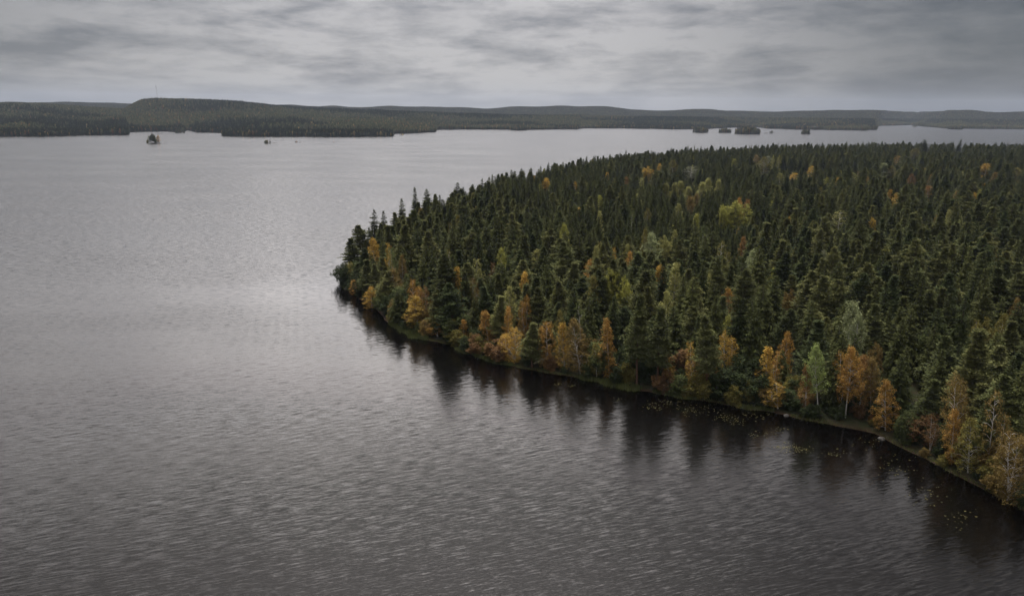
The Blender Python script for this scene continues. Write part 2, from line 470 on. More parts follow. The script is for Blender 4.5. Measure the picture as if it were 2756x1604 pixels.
ROUGH = (.205, .05)
CALM_SHADE_R = 31.
WAVE_GUST = (.5, 1.3)
WAVES = [(.34, 3.4, .36, 2.0, 3.1, 0.0), (.9, 7.0, .11, 1.0, 11.3, .12), (.17, .8, .20, 2.0, 7.7, -.25), (.11, .16, .13, 1.0, 1.7, 0.0)]
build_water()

# ------------------------------------------------------------------ the wooded point
BACK = [(3300, 396), (3000, 391), (2756, 389), (2560, 387), (2400, 386), (2200, 389), (2000, 394), (1850, 400), (1730, 405), (1640, 413),
        (1500, 438), (1370, 459), (1290, 477), (1200, 502), (1120, 528), (1060, 555), (1003, 592), (965, 628), (938, 672), (921, 715)]
front = np.array([at(*p) for p in FRONT])
_fr2 = []
for _a, _b in zip(front[:-1], front[1:]):
    _n = max(1, int(np.linalg.norm(_b - _a) / 2.5))
    for _k in range(_n): _fr2.append(_a + (_b - _a) * _k / _n)
front = np.array(_fr2 + [front[-1]])
front = front + np.stack([0 * front[:, 0], .9 * wob(front[:, 0], front[:, 1], 9, 0) + .5 * wob(front[:, 0], front[:, 1], 3.3, 1)], -1)
back = np.array([at(p[0], p[1], z) for p, z in zip(BACK, [23.] * (len(BACK) - 4) + [21., 17.5, 12., 8.])])
far_r = np.array([[front[-1][0] + 260, front[-1][1] + 40], [back[0][0] + 80, back[0][1] - 300]])
POLY = np.concatenate([front, far_r, back])


def densify(P, step):
    out = []
    for i in range(len(P) - 1):
        a, b = P[i], P[(i + 1) % len(P)]; n = max(1, int(np.linalg.norm(b - a) / step))
        for k in range(n): out.append(a + (b - a) * k / n)
    return np.array(out)


def inside(x, y, P=POLY):
    c = np.zeros(len(x), bool); j = len(P) - 1
    for i in range(len(P)):
        xi, yi = P[i]; xj, yj = P[j]
        k = ((yi > y) != (yj > y)) & (x < (xj - xi) * (y - yi) / (yj - yi + 1e-12) + xi)
        c ^= k; j = i
    return c


def shore_dist(x, y, P=POLY):
    p = np.stack([x, y], -1); best = np.full(len(x), 1e9)
    for i in range(len(P)):
        a, b = P[i], P[(i + 1) % len(P)]; d = b - a
        t_ = np.clip(((p - a) @ d) / (d @ d + 1e-12), 0, 1)
        best = np.minimum(best, np.linalg.norm(p - a - t_[:, None] * d, axis=1))
    return best


def ground_z(x, y, d=None):
    x = np.atleast_1d(np.asarray(x, float)); y = np.atleast_1d(np.asarray(y, float))
    if d is None: d = shore_dist(x, y)
    d = np.where(inside(x, y), d, -d)
    up = .12 + 1.0 * (1 - np.exp(-np.maximum(d, 0) / 9)) + 4.5 * (1 - np.exp(-np.maximum(d, 0) / 90))
    z = up + np.clip(d / 60, 0, 1) * 1.6 * wob(x, y, 60, 1)
    return np.where(d >= 0, z, np.maximum(-1.6, .12 + d * .22))


def build_point():
    x0, y0 = POLY.min(0) - 8; x1, y1 = POLY.max(0) + 8
    xs = np.concatenate([np.arange(x0, 330, 2.5), np.arange(330, x1 + 20, 12.0)])
    ys = np.concatenate([np.arange(y0, 420, 2.5), np.arange(420, y1 + 20, 12.0)])
    X, Y = np.meshgrid(xs, ys); x = X.ravel(); y = Y.ravel()
    d = shore_dist(x, y); z = ground_z(x, y, d); ins = inside(x, y) | (d < 5)
    nx, ny = len(xs), len(ys)
    idx = np.arange(nx * ny).reshape(ny, nx)
    q = np.stack([idx[:-1, :-1], idx[:-1, 1:], idx[1:, 1:], idx[1:, :-1]], -1).reshape(-1, 4)
    q = q[ins[q].all(1)]
    used = np.unique(q); mp = -np.ones(nx * ny, int); mp[used] = np.arange(len(used))
    m_, t = mat_new('forest_floor')
    geo = t.add('ShaderNodeNewGeometry'); pos = geo.outputs['Position']
    n1 = t.add('ShaderNodeTexNoise', {'Vector': pos, 'Scale': .35, 'Detail': 6.0}).outputs[0]
    n2 = t.add('ShaderNodeTexNoise', {'Vector': pos, 'Scale': 2.2, 'Detail': 5.0}).outputs[0]
    c = t.mix(t.rng(n1, .4, .6, 0, 1), (.024, .030, .013), (.040, .034, .018))
    c = t.mix(t.rng(n2, .45, .7, 0, .7), c, (.050, .052, .022))
    z_ = t.add('ShaderNodeSeparateXYZ', {0: pos}).outputs[2]
    c = t.mix(t.rng(z_, .02, .35, 1, 0), c, (.045, .028, .018))
    bs = t.add('ShaderNodeBsdfPrincipled', {'Base Color': c, 'Roughness': .9, 'Specular IOR Level': .15})
    t.add('ShaderNodeOutputMaterial', {0: bs.outputs[0]})
    me = new_mesh('forest_ground', np.stack([x, y, z], -1)[used], mp[q], m_, True)
    link('forest_ground', me, kind='structure')


build_point()

# ------------------------------------------------------------------ trees of the point
COL = {'fresh': (.27, .33, .11), 'orange': (.38, .225, .06), 'rust': (.27, .155, .055), 'gold': (.44, .29, .065), 'yellow': (.50, .35, .08), 'olive': (.18, .16, .045),
       'lime': (.31, .31, .075), 'pale': (.29, .285, .10), 'green': (.105, .125, .045), 'brown': (.17, .10, .045), 'bronze': (.21, .15, .05),
       'dark': (.055, .072, .030), 'grey': (.17, .18, .11), 'silver': (.27, .30, .15)}
# kind, form, colour, top x, top y, width (px), base (x, y) or height in m, label
HERO = [
 ('b', 'ovate', 'gold', 1006, 641, 34, 17, 'golden yellow birch top near the left end of the point'),
 ('b', 'ovate', 'gold', 996, 772, 34, (1001, 832), 'small golden birch leaning over the water near the tip'),
 ('b', 'wide', 'orange', 1112, 750, 40, 17, 'rusty orange birch crown rising behind the bright golden one'),
 ('b', 'wide', 'rust', 1146, 770, 32, 15, 'sparse orange birch beside the rusty crown near the tip'),
 ('b', 'ovate', 'yellow', 1122, 795, 48, (1126, 882), 'brightest golden birch on the left shore'),
 ('b', 'ovate', 'bronze', 1082, 686, 22, 16, 'small bronze birch poking out of spruces near the tip'),
 ('b', 'ovate', 'bronze', 1054, 723, 40, 16, 'olive gold birch with round top above the left shore'),
 ('b', 'narrow', 'orange', 955, 752, 26, (962, 790), 'low orange tree at the very tip of the point'),
 ('b', 'airy', 'pale', 1285, 694, 40, 18, 'pale yellow airy birch among left hand spruces'),
 ('b', 'airy', 'bronze', 1274, 746, 34, 17, 'yellow olive birch below the pale airy one'),
 ('b', 'airy', 'brown', 1326, 704, 24, 16, 'small brownish birch right of the pale airy one'),
 ('b', 'narrow', 'gold', 1409, 729, 20, 18, 'slender orange birch lining a dark spruce'),
 ('b', 'wide', 'orange', 1418, 793, 40, 16, 'round orange crown above two grey green pines'),
 ('b', 'narrow', 'orange', 1369, 823, 20, 15, 'narrow orange tree left of the wide golden shore birch'),
 ('b', 'spire', 'orange', 1309, 836, 38, (1317, 938), 'orange pointed birch on the shore with spreading skirt'),
 ('b', 'narrow', 'orange', 1251, 859, 22, (1247, 922), 'slim bright orange birch at a shore notch'),
 ('b', 'airy', 'orange', 1158, 862, 50, (1178, 905), 'leaning orange birch behind the green reed bed'),
 ('b', 'ovate', 'olive', 1214, 859, 38, (1216, 914), 'olive birch with thin pale trunk near the shore notch'),
 ('b', 'wide', 'gold', 1369, 879, 64, (1388, 972), 'wide golden birch hanging over the shore'),
 ('b', 'wide', 'orange', 1474, 862, 62, (1475, 990), 'broad double crowned orange birch with pale trunk'),
 ('b', 'narrow', 'gold', 1514, 865, 32, (1519, 992), 'golden birch squeezed between two broad ones'),
 ('b', 'ovate', 'bronze', 1552, 855, 50, (1562, 1006), 'tall bronze birch with olive top on the shore'),
 ('b', 'narrow', 'orange', 1634, 855, 32, (1640, 1018), 'tall slender orange birch column on the shore'),
 ('b', 'ovate', 'olive', 1600, 925, 30, (1606, 1014), 'dull olive tree left of the slender orange column'),
 ('b', 'ovate', 'orange', 1586, 698, 34, 16, 'orange tree beside the broad yellow green crowns'),
 ('b', 'round', 'lime', 1645, 722, 62, 19, 'broad yellow green crown in the middle of the woods'),
 ('b', 'round', 'lime', 1680, 744, 52, 17, 'yellow green crown with golden specks, right of a taller one'),
 ('b', 'ovate', 'olive', 1601, 742, 30, 17, 'olive green tree left of the broad yellow green crown'),
 ('b', 'spire', 'gold', 1770, 713, 34, 17, 'pointed yellow birch standing alone among spruces'),
 ('b', 'narrow', 'pale', 1606, 660, 24, 18, 'pale green slim birch above the orange tree'),
 ('b', 'ovate', 'pale', 1688, 657, 30, 18, 'pale green birch above the yellow green crowns'),
 ('b', 'narrow', 'orange', 1695, 676, 16, 17, 'small orange tip in front of the pale green birch'),
 ('b', 'ovate', 'silver', 1755, 626, 44, 20, 'silvery green birch towering in the middle'),
 ('b', 'round', 'pale', 1786, 634, 56, 18, 'large soft green crown beside the silvery birch'),
 ('b', 'narrow', 'pale', 1817, 618, 18, 19, 'slim pale green tip right of the silvery birch'),
 ('b', 'ovate', 'orange', 1964, 773, 36, 15, 'peach coloured round birch deep in the dark woods'),
 ('b', 'ovate', 'silver', 2027, 670, 36, 20, 'silvery green birch with forked top on the right half'),
 ('b', 'ovate', 'bronze', 2037, 733, 24, 15, 'bronze tree just below the forked silvery birch'),
 ('b', 'wide', 'gold', 1950, 893, 60, (1950, 1048), 'large golden orange birch above dark shore bushes'),
 ('b', 'airy', 'gold', 1857, 917, 38, (1863, 1056), 'patchy golden birch between two grey pines'),
 ('b', 'airy', 'gold', 1797, 960, 34, (1800, 1042), 'low golden sprays right of the tall shore pine'),
 ('b', 'ovate', 'pale', 1444, 670, 40, 18, 'pale olive rounded tree left of the middle'),
 ('b', 'airy', 'green', 1558, 813, 24, (1570, 985), 'fresh green tree behind the bronze shore birch'),
 ('b', 'narrow', 'yellow', 1472, 479, 22, 17, 'slender yellow birch near the far left treeline'),
 ('b', 'narrow', 'gold', 1549, 489, 14, 16, 'small golden tip in the far spruces'),
 ('b', 'round', 'yellow', 1744, 448, 34, 17, 'yellow rounded birch near the far treeline'),
 ('b', 'narrow', 'pale', 1726, 479, 16, 16, 'pale small birch below the far yellow one'),
 ('b', 'ovate', 'olive', 1812, 431, 28, 18, 'olive crown just under the far treeline'),
 ('b', 'airy', 'grey', 1858, 447, 46, 17, 'grey green airy birch near the far treeline'),
 ('b', 'narrow', 'yellow', 1775, 440, 14, 18, 'thin yellow birch between far spruces'),
 ('b', 'narrow', 'lime', 1977, 427, 16, 17, 'small lime green crown near the far treeline'),
 ('b', 'ovate', 'bronze', 2037, 417, 20, 18, 'bronze birch near the far treeline'),
 ('b', 'ovate', 'grey', 2063, 421, 30, 18, 'grey yellow birch right of the far bronze one'),
 ('b', 'spire', 'pale', 1796, 493, 24, 17, 'leftmost pale spire of the light green stand'),
 ('b', 'spire', 'pale', 1814, 491, 22, 17, 'second pale spire of the light green stand'),
 ('b', 'spire', 'pale', 1837, 487, 24, 17, 'third pale spire of the light green stand'),
 ('b', 'spire', 'pale', 1858, 503, 26, 17, 'middle pale spire of the light green stand'),
 ('b', 'spire', 'pale', 1887, 489, 26, 17, 'tall pale spire right of middle in the light green stand'),
 ('b', 'spire', 'pale', 1910, 479, 24, 18, 'highest pale spire of the light green stand'),
 ('b', 'spire', 'pale', 1932, 481, 20, 18, 'rightmost pale spire of the light green stand'),
 ('b', 'spire', 'bronze', 1855, 529, 26, 14, 'orange tinged tree in front of the light green stand'),
 ('b', 'narrow', 'bronze', 1875, 522, 20, 14, 'small bronze tree at the foot of the light green stand'),
 ('b', 'narrow', 'pale', 1828, 549, 20, 15, 'pale slim birch below the light green stand'),
 ('b', 'round', 'lime', 1984, 542, 84, 20, 'biggest bright yellow green crown of the woods'),
 ('b', 'round', 'lime', 1944, 550, 34, 18, 'smaller yellow green crown touching the biggest one'),
 ('b', 'ovate', 'orange', 1990, 532, 20, 19, 'orange birch tip behind the biggest yellow green crown'),
 ('b', 'ovate', 'rust', 2017, 536, 24, 19, 'rust coloured birch tip behind the biggest yellow green crown'),
 ('b', 'ovate', 'olive', 1742, 560, 20, 16, 'olive small tree among the darkest spruces'),
 ('b', 'narrow', 'rust', 1686, 476, 14, 17, 'pinkish brown tip among the far spruces'),
 ('b', 'airy', 'olive', 1941, 646, 32, 19, 'thin olive brown birch rising over spruces'),
 ('b', 'narrow', 'rust', 2001, 636, 16, 18, 'rust tinged slim tree among dark spruces'),
 ('b', 'ovate', 'yellow', 2185, 452, 18, 14, 'small yellow birch in front of tall far pines'),
 ('b', 'ovate', 'yellow', 2139, 466, 28, 13, 'yellow birch at the foot of tall far pines'),
 ('b', 'ovate', 'pale', 2102, 466, 22, 13, 'pale yellow birch left of the yellow one under tall pines'),
 ('b', 'ovate', 'lime', 2228, 477, 26, 13, 'lime yellow birch at the foot of the dark tall stand'),
 ('b', 'ovate', 'pale', 2298, 467, 24, 13, 'pale yellow birch in front of dark trunks'),
 ('b', 'spire', 'silver', 2381, 439, 28, 20, 'tall silvery birch before the dark back stand'),
 ('b', 'ovate', 'bronze', 2419, 421, 24, 19, 'bronze crown high in the dark back stand'),
 ('b', 'ovate', 'olive', 2402, 446, 24, 18, 'olive crown below the bronze one in the back stand'),
 ('b', 'ovate', 'olive', 2462, 401, 28, 20, 'round olive crown at the right hand treeline'),
 ('b', 'bare', 'brown', 2452, 469, 20, 17, 'brown thin birch with bare trunk in the back stand'),
 ('b', 'ovate', 'gold', 2398, 510, 20, 14, 'gold tree left of the most vivid yellow one'),
 ('b', 'ovate', 'yellow', 2418, 520, 26, 14, 'most vivid yellow birch on the right half'),
 ('b', 'round', 'yellow', 2349, 585, 24, 15, 'small vivid yellow crown among grey pines'),
 ('b', 'airy', 'pale', 2262, 567, 48, 18, 'pale airy birch with visible stems among pines'),
 ('b', 'ovate', 'rust', 2505, 500, 32, 14, 'rust brown crown beside a bare stem'),
 ('b', 'ovate', 'gold', 2655, 441, 38, 18, 'glowing orange gold birch against dark spruces at right'),
 ('b', 'narrow', 'bronze', 2680, 463, 16, 17, 'slim bronze birch beside the glowing orange gold one'),
 ('b', 'ovate', 'olive', 2742, 452, 30, 17, 'olive gold birch at the right edge of the woods'),
 ('b', 'narrow', 'rust', 2577, 514, 18, 15, 'narrow rust tree in the right hand pines'),
 ('b', 'ovate', 'lime', 2391, 662, 30, 15, 'yellow green round tree among right hand pines'),
 ('b', 'narrow', 'lime', 2454, 676, 24, 16, 'yellow green narrow tree behind a dark spruce'),
 ('b', 'round', 'bronze', 2130, 778, 38, 14, 'tan round birch crown right of centre'),
 ('b', 'ovate', 'brown', 2133, 705, 24, 15, 'brownish tree above the tan round birch'),
 ('b', 'ovate', 'olive', 2059, 422, 26, 19, 'olive tall crown near the far treeline'),
 ('b', 'narrow', 'lime', 2081, 540, 14, 15, 'small lime tree right of the biggest yellow green crown'),
 ('b', 'spire', 'silver', 2294, 810, 54, 22, 'tallest silvery green birch above the white trunks'),
 ('b', 'ovate', 'silver', 2322, 841, 44, 20, 'silvery birch leaning on the tallest one'),
 ('b', 'bare', 'fresh', 2203, 925, 52, (2202, 1113), 'fresh green birch with straight white trunk on the shore'),
 ('b', 'bare', 'orange', 2283, 930, 58, (2275, 1123), 'orange birch with long white trunk on the shore'),
 ('b', 'airy', 'orange', 2254, 938, 34, (2258, 1108), 'orange tree left of the long white trunk'),
 ('b', 'ovate', 'rust', 2318, 955, 44, (2312, 1112), 'rusty birch right of the long white trunk'),
 ('b', 'bare', 'bronze', 2358, 962, 50, (2343, 1118), 'bronze birch with short white trunk showing'),
 ('b', 'round', 'bronze', 2362, 921, 46, 15, 'bronze round crown behind the shore birches'),
 ('b', 'ovate', 'orange', 2384, 1020, 46, (2383, 1158), 'bright orange birch bending to the water right of white trunks'),
 ('b', 'ovate', 'orange', 2116, 892, 32, 14, 'pinkish orange birch left of the fresh green birch'),
 ('b', 'airy', 'orange', 2095, 941, 36, 13, 'orange sprays on a dark tree near the shore'),
 ('b', 'airy', 'gold', 2092, 1025, 42, (2094, 1100), 'low golden bushy birch on the water edge'),
 ('b', 'narrow', 'rust', 2163, 980, 18, (2168, 1108), 'small rust coloured sapling beside the fresh green birch'),
 ('b', 'round', 'green', 2436, 1105, 58, (2440, 1195), 'bushy bright green tree on the right shore'),
 ('b', 'wide', 'bronze', 2564, 1005, 78, (2560, 1235), 'big bronze birch with layered crown on the right shore'),
 ('b', 'narrow', 'orange', 2566, 1100, 34, (2560, 1250), 'orange sprays of a slim birch on the right shore'),
 ('b', 'airy', 'brown', 2500, 1112, 36, (2502, 1215), 'brown leafed tree left of the slim orange one'),
 ('b', 'round', 'olive', 2657, 854, 64, 16, 'large olive gold crown near the right edge'),
 ('b', 'ovate', 'olive', 2708, 843, 36, 17, 'olive crown right of the large olive gold one'),
 ('b', 'airy', 'bronze', 2653, 1043, 36, (2655, 1280), 'bronze sprays before black spruces at right'),
 ('b', 'wide', 'bronze', 2702, 1153, 108, (2712, 1350), 'nearest big olive gold birch in the right corner'),
 ('b', 'ovate', 'olive', 2604, 1118, 50, (2605, 1272), 'dull olive birch left of the nearest big birch'),
 ('b', 'round', 'dark', 921, 706, 40, (926, 772), 'dark green leafy tree at the outermost left end'),
 ('p', '', '', 944, 645, 44, 17, 'rounded pine above the leafy tree at the left end'),
 ('p', '', '', 975, 612, 40, 19, 'grey green pine below the tall lone spire'),
 ('p', '', '', 990, 700, 44, 17, 'broad pine left of the small bronze birch'),
 ('p', '', '', 1035, 735, 44, 18, 'grey pine between golden leaning birch and olive gold birch'),
 ('b', 'round', 'dark', 960, 735, 40, (968, 800), 'dark green leafy tree behind the low orange tree at the tip'),
 ('p', '', '', 1767, 834, 60, (1771, 1047), 'tallest grey green pine standing at the middle shore'),
 ('p', '', '', 1712, 800, 54, (1714, 1036), 'full grey green pine left of the tallest shore pine'),
 ('p', '', '', 1903, 851, 56, (1903, 1068), 'grey green pine beside the large golden orange birch'),
 ('p', '', '', 1214, 767, 50, (1218, 903), 'bluish green pine with rounded top above the shore notch'),
 ('p', '', '', 1177, 790, 44, (1182, 898), 'smaller bluish pine left of the rounded one'),
 ('p', '', '', 1345, 737, 40, 19, 'layered pale pine left of the round orange crown'),
 ('p', '', '', 1312, 770, 46, 18, 'grey pine below the layered pale one'),
 ('p', '', '', 1503, 645, 40, 19, 'tall layered pine in the middle left'),
 ('p', '', '', 1541, 706, 52, 18, 'bluish pine left of the orange inner tree'),
 ('p', '', '', 1507, 757, 42, 17, 'small bluish pine under the taller bluish pine'),
 ('p', '', '', 1452, 775, 46, 18, 'grey green pine right of the round orange crown'),
 ('p', '', '', 1430, 868, 50, (1432, 990), 'grey green pine between two broad shore birches'),
 ('p', '', '', 2600, 883, 92, (2600, 1190), 'wide dark pine below the bare snag at right'),
 ('s', '', '', 1005, 573, 24, 21, 'tall lone spruce spire at the left end of the treeline'),
 ('s', '', '', 1030, 577, 16, 19, 'small black spruce tip beside the tall lone spire'),
 ('s', '', '', 1118, 512, 20, 21, 'tall spruce spire breaking the left treeline'),
 ('s', '', '', 1151, 517, 15, 20, 'spruce tip right of the tall treeline spire'),
 ('s', '', '', 1079, 544, 18, 20, 'spruce tip left of the tall treeline spire'),
 ('s', '', '', 1815, 512, 26, 17, 'black spruce standing inside the light green stand'),
 ('s', '', '', 2492, 380, 20, 22, 'black spruce spire on the right treeline'),
 ('s', '', '', 2582, 380, 20, 22, 'highest black spruce spire on the right treeline'),
]

trees = []   # dict: k kind, form, x, y, g ground, h, w scale(radius m), rot, var, hero/label


def hero_place(hh):
    kd, form, col, tx, ty, wpx, base, label = hh
    kind = {'b': 'birch', 'p': 'pine', 's': 'spruce'}[kd]; fm = form or kind
    if isinstance(base, tuple):
        p = at(*base, .6); g = float(ground_z(p[0], p[1])[0]); p = at(base[0], base[1], g); rr = math.hypot(*p)
        # height whose top meets the pixel row
        lo, hi = 2., 40.
        for _ in range(30):
            mid = (lo + hi) / 2
            if proj(p[0], p[1], g + mid)[1] > ty: lo = mid
            else: hi = mid
        h = lo
        lean = at(tx, ty, g + h) - p
        lean = lean / h
        if np.linalg.norm(lean) > .10: lean = lean / np.linalg.norm(lean) * .10
    else:
        h = float(base); g = 3.
        for _ in range(4):
            p = at(tx, ty, g + h); g = float(ground_z(p[0], p[1])[0])
        for dh in sorted(np.arange(-12, 9, .5), key=abs):
            q = at(tx, ty, g + h + dh)
            if h + dh > 5 and inside(q[:1], q[1:2])[0] and shore_dist(q[:1], q[1:2])[0] > 2.0:
                p = q; h = h + dh; break
        g = float(ground_z(p[0], p[1])[0])
        lean = np.zeros(2)
    dep = float(proj(p[0], p[1], g + h / 2)[2])
    return dict(k=kind, form=fm, x=p[0], y=p[1], g=g, h=h, r=max(wpx * dep / F / 2, h * (.13 if kind == 'spruce' else .095)), rot=rng.uniform(0, 6.28), var=int(rng.integers(0, 5)),
                label=label, col=col, hero=True, wpx=wpx, ty=ty, tx=tx, dep=dep, lean=lean)


heroes = [hero_place(h) for h in HERO]

# jittered grid of ordinary trees
bb0, bb1 = POLY.min(0), POLY.max(0)
pts = []
def grid(x0, x1, y0, y1, st):
    X, Y = np.meshgrid(np.arange(x0, x1, st), np.arange(y0, y1, st))
    X = X + (np.arange(X.shape[0]) % 2)[:, None] * st / 2
    return (X + rng.uniform(-.40, .40, X.shape) * st).ravel(), (Y + rng.uniform(-.40, .40, X.shape) * st).ravel()
gx, gy = grid(bb0[0], bb1[0], bb0[1], bb1[1], 7.9)
keep = inside(gx, gy); gx, gy = gx[keep], gy[keep]
d = shore_dist(gx, gy)
bx, by_, dep_ = proj(gx, gy, 1.)
rdst = np.hypot(gx, gy)
far_thin = rng.random(len(gx)) < np.where(rdst > 900, .75, 1)
keep = (d > 1.8) & (bx < 3080) & far_thin
gx, gy, d, bx, by_, rdst = [a_[keep] for a_ in (gx, gy, d, bx, by_, rdst)]
gz = ground_z(gx, gy, d)
n1 = wob(gx, gy, 45, 0); n2 = wob(gx, gy, 110, 2); n3 = rng.random(len(gx)); n4 = wob(gx, gy, 30, 1)
ppine = .40 + .28 * n1 + .2 * n2
ppine += np.where((bx > 2080) & (by_ > 520), .22, 0) + np.where(d < 14, .18, 0) + np.where((bx < 1560) & (by_ < 700), .18, 0)
ppine -= np.where((bx > 1380) & (bx < 2000) & (by_ > 520) & (by_ < 780), .38, 0) + np.where((bx > 1900) & (by_ < 520), .10, 0)
isp = n3 < ppine
hgt = np.where(isp, 18.6, 20.0) + 1.7 * n4 + rng.normal(0, 2.9, len(gx)) + np.where(rng.random(len(gx)) < .07, 2.6, 0)
hgt = np.where(d < 5, hgt * rng.uniform(.55, .98, len(gx)), hgt)
ylx = [1900, 2050, 2300, 2400, 2480, 2600, 2756, 3100]; yly = [470, 482, 494, 520, 537, 557, 572, 600]
yl = np.interp(bx, ylx, yly); zone = (bx > 1930) & (by_ > yl) & (by_ < yl + 26)
hgt = np.where(zone, hgt * .62, hgt)
gap = (bx > 2040) & (by_ > yl - 4) & (by_ < yl + 5)
hgt = np.clip(hgt, 6, 26)
birchy = ~((d < 22) & (bx > 2140) & (bx < 2420)) & (rng.random(len(gx)) < np.where(d < 16, .20, .045)) & (rdst < 900)
ok = ~gap
tx_, ty_, _ = proj(gx, gy, gz + hgt)
# the visible part of a marked tree stays free of nearer neighbours
for H_ in heroes:
    ok &= np.hypot(gx - H_['x'], gy - H_['y']) > max(1.5, H_['r'] * .75)
    vis = min(H_['wpx'] * 1.6, 44 + H_['wpx'] * .3)
    if isinstance(H_['lean'], np.ndarray) and np.any(H_['lean']): vis = 9999
    nearer = rdst < math.hypot(H_['x'], H_['y'])
    inx = np.abs(tx_ - H_['tx']) < H_['wpx'] * .42 + (13 if vis > 9000 else 5)
    cover = nearer & inx & (ty_ < H_['ty'] + vis) & (by_ > H_['ty'])
    if vis > 9000: ok &= ~(cover & (np.hypot(gx - H_['x'], gy - H_['y']) < 18))
    else:
        # lower the neighbour, or drop it when it would become a sapling
        want = H_['ty'] + vis
        for i in np.nonzero(cover & ok)[0]:
            f_ = (by_[i] - want) / max(1., by_[i] - ty_[i])
            hgt[i] *= max(f_, .42)
            if f_ < .2: ok[i] = rng.random() < .5
for i in np.nonzero(ok)[0]:
    kind = 'pine' if isp[i] else 'spruce'
    fm = kind; col = ''
    if birchy[i]:
        kind = 'birch'; fm = ['ovate', 'narrow', 'airy', 'ovate'][rng.integers(0, 4)]
        cs = ['lime', 'pale', 'lime', 'olive', 'gold', 'pale', 'green'] if (1250 < bx[i] < 2150 and d[i] >= 16) else ['gold', 'olive', 'bronze', 'olive', 'gold', 'green'] if d[i] < 16 else ['olive', 'olive', 'pale', 'gold', 'bronze', 'green', 'grey', 'lime']
        col = cs[rng.integers(0, len(cs))]; hgt[i] *= .86
    r_ = {'pine': rng.uniform(1.9, 2.9), 'spruce': rng.uniform(1.8, 2.7), 'birch': rng.uniform(1.5, 2.3)}[kind] * (hgt[i] / 18) ** .6
    trees.append(dict(k=kind, form=fm, x=gx[i], y=gy[i], g=gz[i], h=hgt[i], r=r_, rot=rng.uniform(0, 6.28), var=int(rng.integers(0, 5)), col=col,
                      hero=False, lean=np.zeros(2), d=d[i]))
# leafy bushes and small alders along the waterline
seg = densify(front, .9)
bush_px = lambda px: .95 if (1700 < px < 2380 or px > 2380 or px < 1110) else .6
for p in seg[:-3]:
    q = p + rng.normal(0, .8, 2)
    px, py, _ = proj(q[0], q[1], 1.)
    if px > 2900 or not inside(np.array([q[0]]), np.array([q[1]]))[0] and rng.random() < .6: pass
    if rng.random() > bush_px(px): continue
    nrm = np.array([.35, 1.0]); nrm /= np.linalg.norm(nrm)
    u_ = rng.random(); q = q + nrm * (.4 + 9.5 * u_)
    if not inside(np.array([q[0]]), np.array([q[1]]))[0]: continue
    if px > 2940: continue
    if min(np.hypot(q[0] - H_['x'], q[1] - H_['y']) for H_ in heroes) < 1.6: continue
    big_ = 1.35 if 1780 < px < 2080 else (.85 if px > 2380 else 1.)
    hh = rng.uniform(2.2, 5.6) * big_ * (1 + .9 * u_)
    if 2150 < px < 2370: hh *= .6
    c_ = ['dark'] * 6 + ['green', 'olive', 'brown', 'bronze']
    trees.append(dict(k='bush', form='bush', x=q[0], y=q[1], g=float(ground_z(q[0], q[1])[0]), h=hh, r=rng.uniform(.40, .55) * hh, rot=rng.uniform(0, 6.28),
                      var=int(rng.integers(0, 3)), col=c_[rng.integers(0, len(c_))], hero=False, lean=np.zeros(2), d=3.))
trees = heroes + trees
print('trees on the point', len(trees))

# which trees show, and how large: coarse front-to-back id buffer
SX = 1024. / W
buf = np.zeros((600, 1024), bool)
ar = lambda k: np.array([t_[k] for t_ in trees], float)
X_, Y_, G_, H_A, R_A = ar('x'), ar('y'), ar('g'), ar('h'), ar('r')
pbx, pby, pdep = proj(X_, Y_, G_); ptx, pty, _ = proj(X_, Y_, G_ + H_A)
show = np.zeros(len(trees))
for i in np.argsort(np.hypot(X_, Y_)):
    y0, y1 = int(max(0, pty[i] * SX)), int(min(599, pby[i] * SX)); n = 0
    hw = R_A[i] / pdep[i] * F * SX
    cone = trees[i]['k'] == 'spruce'
    for yy in range(y0, y1 + 1):
        f_ = (yy - pty[i] * SX + .5) / max(1., (pby[i] - pty[i]) * SX)
        w_ = hw * (f_ if cone else min(1, 2.2 * f_)) ; xc = ptx[i] * SX + (pbx[i] - ptx[i]) * SX * f_
        a, b = int(max(0, round(xc - w_))), int(min(1023, round(xc + w_)))
        if b < 0 or a > 1023 or b <= a: continue
        row = buf[yy, a:b]; n += (~row).sum(); row[:] = True
    show[i] = n
CAP = {'spruce': 296, 'pine': 296, 'birch': 300, 'bush': 300}
single = set()
for kd in CAP:
    ids = [i for i in np.argsort(-show) if trees[i]['k'] == kd and show[i] > (3 if kd in ('spruce', 'pine') else .5)]
    her = [i for i in ids if trees[i]['hero']]; oth = [i for i in ids if not trees[i]['hero']]
    single |= set((her + oth)[:CAP[kd]])
for i, t_ in enumerate(trees):
    if t_['hero']: single.add(i)

# ------------------------------------------------------------------ labels of the ordinary trees
SHORT = {}
def hero_ref(t_):
    return 'the ' + t_['label']


hx = np.array([h['x'] for h in heroes]); hy = np.array([h['y'] for h in heroes])
hpx = np.array([float(proj(h['x'], h['y'], h['g'] + h['h'])[0]) for h in heroes])
used_labels = {h['label'] for h in heroes}
LOOK = {'spruce': ['dark narrow spruce', 'dark broad spruce', 'dark short spruce', 'dark tall spruce'],
        'pine': ['grey green narrow pine', 'grey green broad pine', 'grey green short pine', 'grey green tall pine'],
        'birch': ['slim birch', 'full birch', 'small birch', 'tall birch'], 'bush': ['upright leafy bush', 'spreading leafy bush', 'low leafy bush', 'high leafy bush']}
CNAME = {'fresh': 'fresh green', 'orange': 'orange', 'rust': 'rusty', 'gold': 'golden', 'yellow': 'yellow', 'olive': 'olive', 'lime': 'lime green', 'pale': 'pale green', 'green': 'green',
         'brown': 'brown', 'bronze': 'bronze', 'dark': 'dark green', 'grey': 'greyish', 'silver': 'silvery', '': ''}
